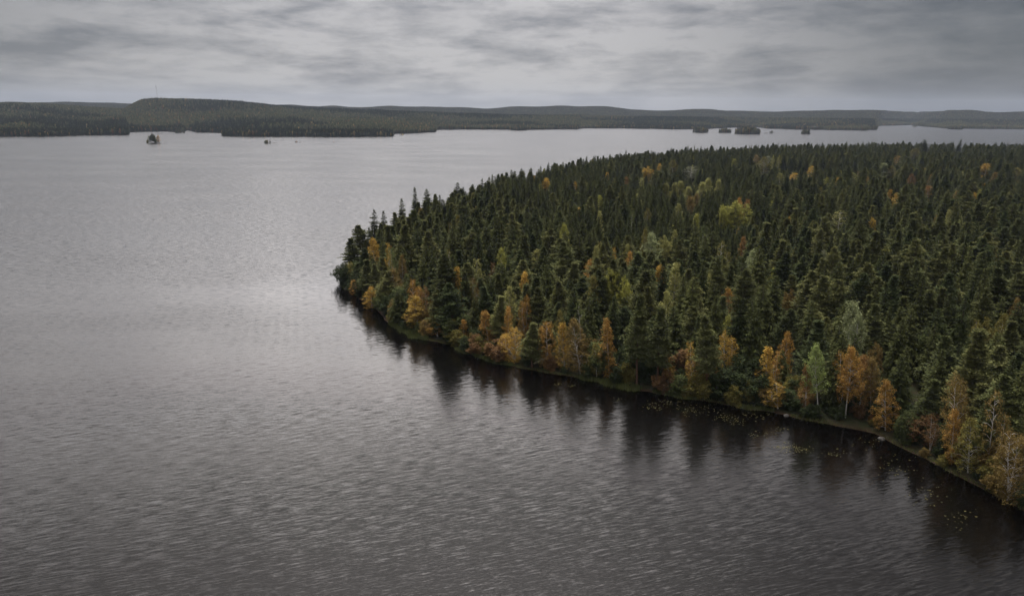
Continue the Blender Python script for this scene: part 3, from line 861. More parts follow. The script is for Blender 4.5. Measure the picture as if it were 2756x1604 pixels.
MEAN = {'spruce': (20., 2.4), 'pine': (18.6, 2.6), 'birch': (13.5, 1.8), 'bush': (4.4, 2.)}


def clip_words(s, n):
    w = s.split()
    while len(w) > n: w.pop()
    while w[-1] in ('the', 'of', 'in', 'a', 'at', 'on', 'with', 'and', 'its', 'to', 'above', 'behind', 'right', 'left', 'near', 'over', 'just', 'below', 'beside', 'under', 'before', 'into', 'between', 'left', 'two', 'most', 'very', 'dark', 'from', 'against', 'than', 'one'): w.pop()
    return ' '.join(w)


def tree_label(t_):
    mh, mr = MEAN[t_['k']]
    dh, dr = (t_['h'] - mh) / mh, (t_['r'] - mr) / mr
    look = LOOK[t_['k']][(3 if dh > 0 else 2) if abs(dh) > abs(dr) * .6 else (1 if dr > 0 else 0)]
    c = CNAME[t_['col']]
    if c: look = c + ' ' + look
    dd = np.hypot(hx - t_['x'], hy - t_['y'])
    tpx = float(proj(t_['x'], t_['y'], t_['g'] + t_['h'])[0])
    rt = math.hypot(t_['x'], t_['y'])
    for k in np.argsort(dd)[:10]:
        ddx = t_['x'] - hx[k]; ddr = rt - math.hypot(hx[k], hy[k]); a = abs(ddx); b = abs(ddr)
        if a > b * 1.3: rel = 'right of' if ddx > 0 else 'left of'
        elif b > a * 1.3: rel = 'behind' if ddr > 0 else 'in front of'
        else: rel = ('behind' if ddr > 0 else 'in front of') + ' and ' + ('right of' if ddx > 0 else 'left of')
        near = 'just ' if dd[k] < 7 else ('' if dd[k] < 16 else 'well ')
        s = look + ' ' + near + rel + ' the ' + heroes[k]['label']
        s = clip_words(s, 16)
        if s not in used_labels:
            used_labels.add(s); return s
    return s


# ------------------------------------------------------------------ build the single trees
def copy_obj(o, parent=None):
    c = o.copy(); SC.collection.objects.link(c); c.parent = parent; return c


NAMES = {'spruce': 'spruce_tree', 'pine': 'pine_tree', 'birch': 'birch_tree', 'bush': 'leafy_bush'}
CATS = {'spruce': 'spruce', 'pine': 'pine', 'birch': 'birch', 'bush': 'bush'}
GRP = {'spruce': 'spruces of the wooded point', 'pine': 'pines of the wooded point', 'birch': 'birches in autumn colours on the point', 'bush': 'bushes along the waterline'}


def shape_of(t_):
    if t_['k'] == 'spruce': return SPRUCES[t_['var'] % 5]
    if t_['k'] == 'pine': return PINES[t_['var'] % 5]
    if t_['k'] == 'bush': return BUSHES[t_['var'] % 3]
    return BIRCHES[t_['form']][t_['var'] % 2]


for i in sorted(single, key=lambda j: math.hypot(trees[j]['x'], trees[j]['y'])):
    t_ = trees[i]
    root = bpy.data.objects.new(NAMES[t_['k']], None); SC.collection.objects.link(root)
    root.empty_display_size = .3
    fm = t_['form']; sz = t_['h'] / TH[fm]; sr = t_['r'] / TR[fm] * (FATF.get(fm, FAT[t_['k']]) if t_['hero'] else FAT[t_['k']])
    lx, ly = t_['lean']
    tilt = Matrix(((1, 0, lx, 0), (0, 1, ly, 0), (0, 0, 1, 0), (0, 0, 0, 1))).to_3x3()
    axis = Vector((lx, ly, 1)).normalized().to_track_quat('Z', 'Y') if (lx or ly) else None
    rot = Matrix.Rotation(t_['rot'], 4, 'Z')
    if axis is not None: rot = axis.to_matrix().to_4x4() @ rot
    root.matrix_world = Matrix.Translation((t_['x'], t_['y'], t_['g'] - .15)) @ rot @ Matrix.Diagonal((sr, sr, sz, 1))
    root['label'] = t_.get('label') or tree_label(t_); root['category'] = CATS[t_['k']]; root['group'] = GRP[t_['k']]
    tm, cm = shape_of(t_)
    tr = link('trunk', tm, root); cr = link('crown', cm, root)
    if t_['col']:
        c = np.array(COL[t_['col']]) * rng.uniform(.88, 1.12); cr.color = (*c, 1)

# ------------------------------------------------------------------ the rest of the forest as one mass
def instancer(name, P, rot, scl, idx, coll, **props):
    me = bpy.data.meshes.new(name); me.vertices.add(len(P)); me.vertices.foreach_set('co', np.asarray(P, np.float32).ravel())
    a = me.attributes.new('turn', 'FLOAT_VECTOR', 'POINT'); a.data.foreach_set('vector', np.asarray(rot, np.float32).ravel())
    a = me.attributes.new('size', 'FLOAT_VECTOR', 'POINT'); a.data.foreach_set('vector', np.asarray(scl, np.float32).ravel())
    a = me.attributes.new('form', 'INT', 'POINT'); a.data.foreach_set('value', np.asarray(idx, np.int32))
    o = link(name, me, **props)
    ng = bpy.data.node_groups.new(name + '_nodes', 'GeometryNodeTree')
    ng.interface.new_socket('Geometry', in_out='INPUT', socket_type='NodeSocketGeometry')
    ng.interface.new_socket('Geometry', in_out='OUTPUT', socket_type='NodeSocketGeometry')
    N = ng.nodes; L = ng.links
    gi = N.new('NodeGroupInput'); go = N.new('NodeGroupOutput'); ip = N.new('GeometryNodeInstanceOnPoints'); ci = N.new('GeometryNodeCollectionInfo')
    ci.inputs['Collection'].default_value = coll; ci.inputs['Separate Children'].default_value = True; ci.inputs['Reset Children'].default_value = True
    def attr(nm, tp):
        n = N.new('GeometryNodeInputNamedAttribute'); n.data_type = tp; n.inputs['Name'].default_value = nm; return n.outputs['Attribute']
    L.new(gi.outputs[0], ip.inputs['Points']); L.new(ci.outputs[0], ip.inputs['Instance'])
    ip.inputs['Pick Instance'].default_value = True
    L.new(attr('form', 'INT'), ip.inputs['Instance Index'])
    L.new(attr('turn', 'FLOAT_VECTOR'), ip.inputs['Rotation']); L.new(attr('size', 'FLOAT_VECTOR'), ip.inputs['Scale'])
    L.new(ip.outputs[0], go.inputs[0])
    md = o.modifiers.new('plants', 'NODES'); md.node_group = ng
    return o


def joined(pair, name):
    """trunk and crown in one mesh, for the mass"""
    tm, cm = pair
    out = []
    nv = 0; V = []; Fc = []; mi = []
    for k, me in enumerate((tm, cm)):
        v = np.empty(len(me.vertices) * 3, np.float32); me.vertices.foreach_get('co', v); V.append(v.reshape(-1, 3))
        for p in me.polygons: Fc.append(tuple(j + nv for j in p.vertices)); mi.append(k)
        nv += len(me.vertices)
    return new_mesh(name, np.concatenate(V), Fc, None, mats=[tm.materials[0], cm.materials[0]], fmat=mi)


forest_coll = bpy.data.collections.new('forest_forms')
for i in range(5): forest_coll.objects.link(bpy.data.objects.new('form_a%d' % i, joined(SPRUCES[i], 'forest_spruce')))
for i in range(5): forest_coll.objects.link(bpy.data.objects.new('form_b%d' % i, joined(PINES[i], 'forest_pine')))
rest = [t_ for i, t_ in enumerate(trees) if i not in single and t_['k'] in ('spruce', 'pine')]
P = [(t_['x'], t_['y'], t_['g'] - .15) for t_ in rest]
rt = [(rng.normal(0, .02), rng.normal(0, .02), t_['rot']) for t_ in rest]
sc_ = [(t_['r'] / TR[t_['k']] * FAT[t_['k']], t_['r'] / TR[t_['k']] * FAT[t_['k']], t_['h'] / TH[t_['k']]) for t_ in rest]
ix = [t_['var'] + (5 if t_['k'] == 'pine' else 0) for t_ in rest]
instancer('conifer_forest', P, rt, sc_, ix, forest_coll, kind='stuff')
print('single', len(single), 'mass', len(rest))

# ------------------------------------------------------------------ reeds, lily pads, small shore things
def build_reeds():
    m_ = leaf_mat('reed_blades', (.075, .105, .035), (.15, .145, .05), .3, var=.1, scale=.25)
    T = Tri()
    beds = [(918, 962, 2.2, 1.0), (1050, 1150, 5.5, 1.5), (1150, 1228, 1.0, .5), (1228, 1300, 3.0, 1.1), (1300, 1380, 3.2, 1.2), (1380, 1560, .9, .7), (1560, 1722, 4.2, 1.4),
            (1760, 1880, 2.4, 1.1), (1880, 1990, .8, .6), (1990, 2085, 2.6, 1.2), (2130, 2240, 1.8, .7), (2240, 2380, .8, .35), (2380, 2760, .7, .6)]
    Q = densify(front[:-6], .35); 
    px, py, _ = proj(Q[:, 0], Q[:, 1], .2)
    for (a, b, wd_, ht) in beds:
        S = Q[(px >= a) & (px < b)]
        if len(S) == 0: continue
        tt = np.linspace(0, 1, len(S)); env = np.sin(math.pi * np.clip(tt * .96 + .02, 0, 1)) ** .45
        env = env * (.8 + .6 * wob(S[:, 0], S[:, 1], 4, 1))
        for j, (s, e) in enumerate(zip(S, env)):
            n = int(7 + wd_ * 6)
            off = rng.uniform(-.62, .75, n) * wd_ * max(.15, e)
            p = np.stack([s[0] + rng.normal(0, .3, n) + .28 * off, s[1] + .95 * off + rng.normal(0, .15, n), np.full(n, -.05)], -1)
            p[:, 2] = np.maximum(-.05, ground_z(p[:, 0], p[:, 1]) - .15)
            a_ = rng.uniform(0, 6.28, n); w = rng.uniform(.05, .13, n); L = ht * rng.uniform(.45, 1.15, n)
            du = np.stack([np.cos(a_) * w, np.sin(a_) * w, 0 * w], -1)
            tip = p + np.stack([rng.normal(0, .15, n), rng.normal(0, .15, n), L], -1)
            T.tris(np.stack([p - du, p + du, tip], 1))
    link('shore_reeds', T.mesh('shore_reeds', m_), kind='stuff')


build_reeds()


def build_pads():
    m_ = plain_mat('lily_leaves', (.14, .125, .04), (.06, .06, .02), .6, .5)
    V = []; Fc = []
    def pad(x, y, r):
        o = len(V); a0 = rng.uniform(0, 6.28)
        for k in range(7):
            a = a0 + k / 7 * 5.9; V.append((x + r * math.cos(a), y + r * math.sin(a), .022))
        V.append((x, y, .022)); Fc.append(tuple(range(o, o + 8)))
    clusters = [(1172, 915, 16, 3, 12), (1225, 935, 22, 4, 22), (1180, 905, 20, 3, 14), (1498, 1033, 18, 5, 26), (1540, 1038, 16, 4, 24), (1660, 1075, 24, 6, 24), (1755, 1098, 40, 14, 70),
                (1800, 1085, 60, 16, 90), (1850, 1105, 50, 18, 90), (1900, 1100, 60, 16, 90), (1955, 1122, 50, 14, 80), (1990, 1135, 40, 10, 60), (2040, 1120, 50, 12, 60),
                (2100, 1155, 30, 6, 40), (2120, 1205, 50, 14, 150), (2160, 1210, 40, 10, 70), (2240, 1220, 60, 14, 60), (2250, 1145, 20, 4, 6), (2340, 1190, 60, 20, 40), (2420, 1260, 80, 40, 90), (2500, 1330, 70, 40, 80),
                (2580, 1400, 60, 40, 60), (2050, 1170, 60, 14, 60)]
    for (cx, cy, sx, sy, n) in clusters:
        for _ in range(int(n * .5)):
            px, py = cx + rng.normal(0, sx * .42), cy + rng.normal(0, sy * .42)
            p = at(px, py)
            if inside(np.array([p[0]]), np.array([p[1]]))[0]: continue
            pad(p[0], p[1], rng.uniform(.07, .17))
    link('lily_pads', new_mesh('lily_pads', V, Fc, m_), kind='stuff')


build_pads()


def rock_mesh(name, seed, sx, sy, sz, mat=M_ROCK):
    import bmesh
    g = np.random.default_rng(seed); bm = bmesh.new(); bmesh.ops.create_icosphere(bm, subdivisions=3, radius=1)
    ph = g.uniform(0, 6, 6)
    for v in bm.verts:
        c = v.co; k = 1 + .16 * math.sin(2.3 * c.x + ph[0]) + .13 * math.sin(3.1 * c.y + ph[1]) * math.cos(2 * c.z + ph[2]) + .06 * math.sin(7 * c.x + 5 * c.y + ph[3])
        v.co = Vector((c.x * k * sx, c.y * k * sy, c.z * k * sz))
    me = bpy.data.meshes.new(name); bm.to_mesh(me); bm.free(); me.materials.append(mat)
    return me


def boulder(px, py, s, label, seed, flat=.55):
    p = at(px, py); o = link('boulder', rock_mesh('boulder', seed, s, s * .8, s * flat), label=label, category='boulder', group='boulders in the shallows')
    o.location = (p[0], p[1], .05)


boulder(931, 779, .8, 'small pale boulder in the water at the tip of the point', 1)
boulder(2372, 1181, .9, 'dark rounded boulder off the right shore', 2, .4)
boulder(2115, 1119, .7, 'small boulder left of the fresh green birch', 3)
boulder(2163, 1122, .5, 'small grey boulder below the fresh green birch', 4)
wd = Wood()
a = at(1976, 1077); b = at(2008, 1085)
wd.limb([(*a, .3), (*((a + b) / 2), .25), (*b, .12)], [.16, .13, .05], 7)
wd.limb([(*((a * .6 + b * .4)), .25), (*((a + b) / 2 + (.5, -.9)), .5)], [.05, .02], 4)
link('fallen_log', wd.mesh('fallen_log', M_DEAD), label='grey fallen log lying on the reeds at the shore', category='log')
for (tx, ty, h, lab) in ((2630, 853, 17, 'bare grey dead trunk above the wide dark pine'), (2506, 478, 20, 'thin bare dead stem over a rust brown crown'), (2153, 468, 14, 'pale bare stem under tall far pines')):
    p = at(tx, ty, h + 4); g_ = float(ground_z(*p)[0]); wd = Wood()
    wd.limb([(0, 0, 0), (.1, 0, h * .5), (.25, .1, h)], [.2, .14, .05], 6)
    for k in range(7):
        a = k * 2.4; z = h * (.5 + .06 * k); wd.limb([(.15, 0, z), (.15 + .9 * math.cos(a), .9 * math.sin(a), z + .25)], [.035, .01], 3)
    o = link('dead_tree', wd.mesh('dead_tree', M_DEAD), label=lab, category='dead tree', group='dead trees in the forest'); o.location = (p[0], p[1], g_ - .1)

# ------------------------------------------------------------------ far shore, hills and islands
SHORE = [(-900, 374), (-300, 371), (0, 368), (111, 368.4), (222, 365), (262, 364.5), (339, 364), (341, 356), (400, 355), (442, 354), (483, 357), (500, 351), (525, 357), (592, 358), (594, 367), (650, 368.5), (700, 369), (790, 368.4),
         (882, 369.4), (960, 369), (1054, 368), (1058, 360.5), (1100, 359.5), (1171, 356), (1174, 349.5), (1260, 349), (1370, 349.5), (1420, 350), (1480, 349), (1554, 348.8), (1570, 346), (1650, 346), (1744, 347.6), (1836, 349), (1903, 347.6),
         (1976, 344), (2040, 343), (2075, 347), (2142, 349), (2250, 350.5), (2340, 352), (2358, 349), (2362, 343), (2378, 339), (2455, 337.5), (2487, 340.7), (2554, 346.5), (2650, 347.5), (2756, 348.5), (3100, 350), (3700, 352)]
L2 = [(-900, 282), (-300, 279), (0, 277), (100, 278), (200, 284), (280, 291), (335, 293), (347, 287), (358, 280.5), (375, 272), (390, 266.5), (430, 264.5), (500, 266), (600, 269), (650, 273), (700, 278), (745, 283), (854, 290), (949, 294), (1013, 296),
      (1171, 303), (1267, 306), (1400, 310), (1700, 313), (2000, 316), (2400, 320), (2756, 322), (3700, 324)]
L3 = [(-900, 282), (-300, 279), (0, 277), (130, 275.5), (250, 278), (350, 279.5), (420, 281), (600, 285), (749, 284), (790, 284), (863, 290), (895, 287), (933, 290), (981, 289), (1051, 285.5), (1108, 289), (1165, 288.4), (1235, 289), (1314, 293.5),
      (1362, 290), (1400, 288.5), (1506, 287), (1554, 289.5), (1630, 287.5), (1681, 293.5), (1770, 299), (1800, 298), (1840, 295.5), (1903, 295), (1951, 300), (2062, 303), (2103, 303), (2174, 300), (2238, 297.5), (2334, 298), (2462, 301.5), (2494, 302),
      (2545, 300), (2556, 297), (2605, 297.5), (2647, 304), (2700, 302.5), (2733, 301), (2800, 301), (3100, 303), (3700, 306)]
L4 = [(-900, 288), (0, 288), (600, 290), (1000, 293), (1350, 294), (1600, 296.5), (1700, 296), (1770, 298), (1900, 299), (2062, 301), (2103, 302.3), (2500, 305), (3700, 310)]
TREE_T = 15.0


def prof(tab, x):
    return np.interp(x, [a[0] for a in tab], [a[1] for a in tab])


PX = np.concatenate([np.arange(-700, 3500, 5.0), [s[0] for s in SHORE if -700 < s[0] < 3500]]); PX = np.unique(PX)
SHr = []
for px in PX:
    y_ = float(prof(SHORE, px)) + .35 * math.sin(px * .11) * math.sin(px * .037)
    p = at(px, y_); SHr.append(math.hypot(*p))
SHr = np.array(SHr)
AZ = np.array([math.atan2(*(lambda v: (v[0], v[1]))(ray(px, 310))) for px in PX])


def terrain(px, r):
    """height of the far land at picture column px (direction) and distance r"""
    px = np.asarray(px, float); r = np.asarray(r, float)
    r0 = np.interp(px, PX, SHr)
    tanv = lambda tab: np.array([ray(a, b)[2] / math.hypot(*ray(a, b)[:2]) for a, b in zip(PX, prof(tab, PX))])
    if not hasattr(terrain, 'c'): terrain.c = [tanv(L2), tanv(L3), tanv(L4)]
    t2, t3, t4 = [np.interp(px, PX, c) for c in terrain.c]
    R2 = np.maximum(3700, r0 + 700); R3 = np.maximum(6300, R2 + 1100); R4 = 11800.
    h2 = np.clip(CAM_H + t2 * R2 - TREE_T, 4, 400); h3 = np.clip(CAM_H + t3 * R3 - TREE_T, 6, 400); h4 = np.clip(CAM_H + t4 * R4 - TREE_T, 10, 500)
    Ra = r0 + .35 * (R2 - r0); ha = np.clip(.22 * h2 + 4, 3, 22); Rb = r0 + .62 * (R2 - r0); hb = .42 * h2 + 3
    knots = [(r0, -.3 + 0 * h2), (r0 + 25, 1.5 + 0 * h2), (r0 + 120, 5 + 0 * h2), (Ra, ha), (Rb, hb), (R2, h2), ((R2 + R3) / 2, .62 * np.minimum(h2, h3)), (R3, h3), ((R3 + R4) / 2, .5 * h3), (R4 + 0 * h2, h4), (14000 + 0 * h2, .4 * h4)]
    z = knots[0][1].copy() + 0 * r
    for (ra, za), (rb, zb) in zip(knots[:-1], knots[1:]):
        t_ = np.clip((r - ra) / (rb - ra), 0, 1); s_ = t_ * t_ * (3 - 2 * t_)
        z = np.where(r >= ra, za + (zb - za) * s_, z)
    bump_ = 6.0 * wob(px * 3, r, 300, 2) * np.clip((r - r0) / 400, 0, 1) * np.clip(np.abs(r - R2) / 500, 0, 1)
    return z + bump_, r0


def dir_xy(px, r):
    a = np.interp(px, PX, AZ)
    return np.sin(a) * r, np.cos(a) * r


def build_far_ground():
    off = np.array([0, 6, 15, 30, 60, 100, 160, 240, 340, 460, 600, 760, 940])
    rel = np.linspace(0, 1, 46)[1:] ** 1.25
    rows = []
    for i, px in enumerate(PX):
        r0 = SHr[i]; rr = np.concatenate([r0 + off, r0 + 940 + (14000 - r0 - 940) * rel]); rows.append(rr)
    RR = np.array(rows); PP = np.repeat(PX[:, None], RR.shape[1], 1)
    z, _ = terrain(PP.ravel(), RR.ravel()); x, y = dir_xy(PP.ravel(), RR.ravel())
    n, m = RR.shape; idx = np.arange(n * m).reshape(n, m)
    q = np.stack([idx[:-1, :-1], idx[1:, :-1], idx[1:, 1:], idx[:-1, 1:]], -1).reshape(-1, 4)
    m_, t = mat_new('hill_woodland')
    geo = t.add('ShaderNodeNewGeometry'); pos = geo.outputs['Position']
    n1 = t.add('ShaderNodeTexNoise', {'Vector': pos, 'Scale': .012, 'Detail': 6.0}).outputs[0]
    n2 = t.add('ShaderNodeTexNoise', {'Vector': pos, 'Scale': .12, 'Detail': 4.0}).outputs[0]
    c = t.mix(t.rng(n1, .42, .62, 0, 1), (.026, .033, .018), (.050, .050, .026))
    c = t.mix(t.rng(n2, .55, .75, 0, .5), c, (.085, .065, .03))
    z_ = t.add('ShaderNodeSeparateXYZ', {0: pos}).outputs[2]
    c = t.mix(t.rng(z_, .25, 1.1, 1, 0), c, (.17, .155, .13))
    bs = t.add('ShaderNodeBsdfPrincipled', {'Base Color': c, 'Roughness': .95, 'Specular IOR Level': .1})
    t.add('ShaderNodeOutputMaterial', {0: bs.outputs[0]})
    link('hills', new_mesh('hills', np.stack([x, y, z], -1), q, m_, True), kind='structure')


build_far_ground()

FARC = {'sp': leaf_mat('far_spruce', (.028, .038, .021), (.048, .058, .030), .05, var=.5), 'pi': leaf_mat('far_pine', (.060, .073, .036), (.115, .115, .052), .05, var=.5),
        'ye': leaf_mat('far_yellow', (.26, .19, .07), (.19, .15, .06), .1, var=.5), 'or': leaf_mat('far_rust', (.17, .09, .04), (.12, .08, .04), .1, var=.5)}


def far_tree(seed, kind, Ht=16., Rd=2.6, n=70):
    g = np.random.default_rng(seed); T = Tri()
    for i in range(n):
        t = i / n
        r = Rd * ((1 - t) ** .85 if kind in ('sp',) else math.sqrt(max(.04, 1 - (1.9 * t - .8) ** 2))) * g.uniform(.6, 1.15)
        z = Ht * ((.06 if kind == 'sp' else .16) + (.94 if kind == 'sp' else .80) * t)
        a = i * 2.4 + g.normal(0, .3); u = np.array([math.cos(a), math.sin(a), 0]); s = np.array([-u[1], u[0], 0])
        w = .9 + .35 * r; top = np.array([0, 0, z + 1.1]) + u * r * .25
        tip = u * r + np.array([0, 0, z - .35 * r])
        T.tris([[top - s * w * .4, top + s * w * .4, tip + s * g.normal(0, .3)], [tip - s * w * .55, tip + s * w * .55, np.array([0, 0, z + 1.4])]])
    V, Fc = tube_arrays([(0, 0, 0), (0, 0, Ht * .7)], [.2, .08], 3)
    T.tris([[V[0], V[1], V[4]], [V[1], V[2], V[5]]])
    return T


far_coll = bpy.data.collections.new('far_forms')
kinds = ['sp', 'sp', 'sp', 'pi', 'pi', 'pi', 'ye', 'or']
for i, kd in enumerate(kinds):
    T = far_tree(500 + i, kd, 16, (2.3, 2.7, 2.1, 2.8, 3.1, 2.6, 2.9, 2.7)[i])
    far_coll.objects.link(bpy.data.objects.new('far_form_%d' % i, T.mesh('far_form', FARC[kd])))
clump_coll = bpy.data.collections.new('clump_forms')
for i in range(4):
    T = Tri(); g = np.random.default_rng(600 + i); V = []; Fs = []; mi = []; o = 0
    ks = ['sp', 'pi', 'ye', 'or']
    for j in range(26):
        kd = g.choice([0, 1, 2, 3], p=[.45, .48, .03, .04]); t2 = far_tree(int(700 + i * 40 + j), ks[kd], g.uniform(12, 18), g.uniform(2.6, 3.8), 26)
        v = np.concatenate(t2.v) + (*g.uniform(-24, 24, 2), -1.5); f = np.concatenate(t2.f) + o; o += len(v); V.append(v); Fs.append(f); mi += [int(kd)] * len(f)
    me = new_mesh('clump', np.concatenate(V), np.concatenate(Fs), None, mats=[FARC[k] for k in ks], fmat=mi)
    clump_coll.objects.link(bpy.data.objects.new('clump_form_%d' % i, me))


def scatter_far():
    n = 230000
    # distance band past the shore, uniform in area
    px = rng.uniform(-330, 3080, n); r0 = np.interp(px, PX, SHr)
    u = rng.random(n)
    near = rng.random(n) < .30
    r = np.where(near, r0 + 2 + 95 * u ** 1.2, np.sqrt((r0 + 60) ** 2 + u * (np.maximum(4700, r0 + 1500) ** 2 - (r0 + 60) ** 2)))
    z, _ = terrain(px, r); x, y = dir_xy(px, r)
    # picture-sized thinning where the land is closest
    w = np.clip(r / 3600, .35, 1); dens = wob(x, y, 160, 1)
    keep = (rng.random(n) < .92) & (z > .3); px, r, z, x, y, near = [a[keep] for a in (px, r, z, x, y, near)]
    n = len(px)
    a1 = wob(x, y * 1.6, 240, 0); a2 = wob(x, y * 1.3, 520, 2); u = rng.random(n)
    pine = u < np.clip(.5 + 1.1 * a1 + .6 * a2, .05, .97)
    idx = np.where(pine, rng.integers(3, 6, n), rng.integers(0, 3, n))
    rs = np.clip((r - np.interp(px, PX, SHr)) / 1500, 0, 1)
    pa = np.clip(.035 + .07 * a2 + .05 * a1, .004, .16) * (1 - .6 * rs) + np.where(near, .05, 0)
    v = rng.random(n); idx = np.where(v < pa, np.where(rng.random(n) < .5, 6, 7), idx)
    s = rng.uniform(.72, 1.12, n) * (1 + .06 * wob(x, y, 90, 2)) * np.where(near, rng.uniform(.6, 1.05, n), 1); wd_ = rng.uniform(1.2, 1.8, n) * s
    P = np.stack([x, y, z - .3], -1); rot = np.stack([0 * x, 0 * x, rng.uniform(0, 6.28, n)], -1)
    instancer('far_shore_forest', P, rot, np.stack([wd_, wd_, s], -1), idx, far_coll, kind='stuff')
    n = 60000
    px = rng.uniform(-330, 3080, n); r0 = np.maximum(4600, np.interp(px, PX, SHr) + 1400); u = rng.random(n)
    R2 = np.maximum(3700, np.interp(px, PX, SHr) + 700); R3 = np.maximum(6300, R2 + 1100)
    r = np.where(rng.random(n) < .62, np.sqrt(r0 ** 2 + u * ((R3 + 250) ** 2 - r0 ** 2)), rng.uniform(10300, 12100, n))
    z, _ = terrain(px, r); x, y = dir_xy(px, r)
    s = rng.uniform(.85, 1.15, n); far = r > 9000; s2 = np.where(far, 1.6, 1.)
    instancer('distant_hill_forest', np.stack([x, y, z - .5], -1), np.stack([0 * x, 0 * x, rng.uniform(0, 6.28, n)], -1), np.stack([s2, s2, s], -1), rng.integers(0, 4, n), clump_coll, kind='stuff')


scatter_far()

# --- wooded islands, low islets and skerries
def island_ground(name, cx, cy, hw, dep, hgt, seed, r=None, mat=None):
    g = np.random.default_rng(seed); V = [(cx, cy, hgt)]; Fc = []; ns = 36; rings = 5
    yaw = math.atan2(cx, cy)
    for k in range(1, rings + 1):
        for j in range(ns):
            a = 2 * math.pi * j / ns; f = k / rings
            wv = 1 + .12 * math.sin(3 * a + seed) + .08 * math.sin(5 * a + seed * 2)
            lx, ly = hw * f * wv * math.cos(a), dep * f * wv * math.sin(a)
            V.append((cx + lx * math.cos(yaw) + ly * math.sin(yaw), cy - lx * math.sin(yaw) + ly * math.cos(yaw), hgt * (1 - f ** 1.6) - .35 * (f > .95) + g.normal(0, .04 * hgt) * (f < .95)))
    for j in range(ns): Fc.append((0, 1 + j, 1 + (j + 1) % ns))
    for k in range(rings - 1):
        for j in range(ns):
            a, b = 1 + k * ns + j, 1 + k * ns + (j + 1) % ns; Fc.append((a, a + ns, b + ns, b))
    return new_mesh(name, V, Fc, mat or M_ISLE, True)


M_ISLE = plain_mat('islet_soil_and_rock', (.055, .052, .038), (.03, .034, .02), .35)


def island(pxa, pxb, pyb, pyt, seed, kind, name='wooded_island', singles=0, labels=(), low=1., bushy=False):
    cxp = (pxa + pxb) / 2; p = at(cxp, pyb); r = math.hypot(*p); dep0 = float(proj(p[0], p[1], 0)[2])
    hw = (pxb - pxa) / 2 * dep0 / F; ht = (pyb - pyt) * dep0 / F
    dpt = min(hw * .8, 40 + hw * .3); c = p * (1 + dpt / r)
    link(name, island_ground(name, c[0], c[1], hw, dpt, low, seed), kind='structure')
    g = np.random.default_rng(seed); yaw = math.atan2(c[0], c[1])
    n = singles or int(max(8, hw * dpt * 3.14 / 22)); P = []; Rr = []; S = []; I = []
    for j in range(n):
        a = g.uniform(0, 6.28); f = math.sqrt(g.random()) * .93
        if singles: a = j * 2.4 + seed; f = math.sqrt((j + .3) / n) * .8
        lx, ly = hw * f * math.cos(a), dpt * f * math.sin(a)
        x, y = c[0] + lx * math.cos(yaw) + ly * math.sin(yaw), c[1] - lx * math.sin(yaw) + ly * math.cos(yaw)
        h = ht * g.uniform(.72, 1.0) * (1 - .38 * f ** 3)
        if singles:
            yield_ = dict(x=x, y=y, h=h, f=f, lx=lx, hw=hw)
            sing_trees.append((yield_, labels[j], j, seed, low * (1 - f ** 1.6)))
        else:
            kd = g.choice(8, p=[.12, .12, .1, .2, .17, .17, .05, .07]); P.append((x, y, low * (1 - f ** 1.6) - .3)); Rr.append((0, 0, g.uniform(0, 6.28)))
            w = g.uniform(.8, 1.2) * h / 15; S.append((w, w, h / 16)); I.append(kd)
    if not singles:
        instancer('island_trees', P, Rr, S, I, far_coll, kind='stuff')


sing_trees = []
isl = 'on the round islet at left'
island(394, 436, 386.5, 363, 3, 'a', 'islet', 9, ['tallest dark pine ' + isl, 'bushy green pine ' + isl, 'grey pine at the left side of the round islet', 'dark pine at the right side of the round islet', 'orange leafed birch at the left rim of the round islet',
       'small green birch at the right rim of the round islet', 'short pine at the back of the round islet', 'olive birch in front on the round islet', 'low olive bush at the right end of the round islet'], 1.2)
island(711, 731, 387, 375.5, 8, 'a', 'islet', 4, ['olive tree on the middle skerry', 'leaning olive bush on the middle skerry', 'small tree left on the middle skerry', 'low bush right on the middle skerry'], .8)
island(791, 803, 384, 379, 12, 'a', 'islet', 2, ['low orange bush on the second skerry', 'tiny brown bush on the second skerry'], .6)
island(893, 901, 384, 381, 13, 'a', 'islet', 1, ['tiny brown bush on the third skerry'], .5)
island(1073, 1086, 365, 359, 14, 'a', 'islet', 3, ['tiny rust tree off the left headland', 'tiny olive tree off the left headland', 'tiny gold bush off the left headland'], .8)
for (a, b, yb, yt, sd) in ((1370, 1420, 351.5, 337, 21), (1863, 1907, 357.5, 341.5, 22), (1932, 1969, 358, 345.5, 23), (1976, 2047, 361.5, 341.5, 24), (2070, 2084, 359.5, 351, 25), (2155, 2182, 361.5, 348, 26),
                           (2339, 2361, 350, 337.5, 27), (2456, 2466, 342.5, 337, 28), (470, 498, 359, 349, 29), (2552, 2590, 349, 339, 30)):
    island(a, b, yb, yt, sd, 'b')
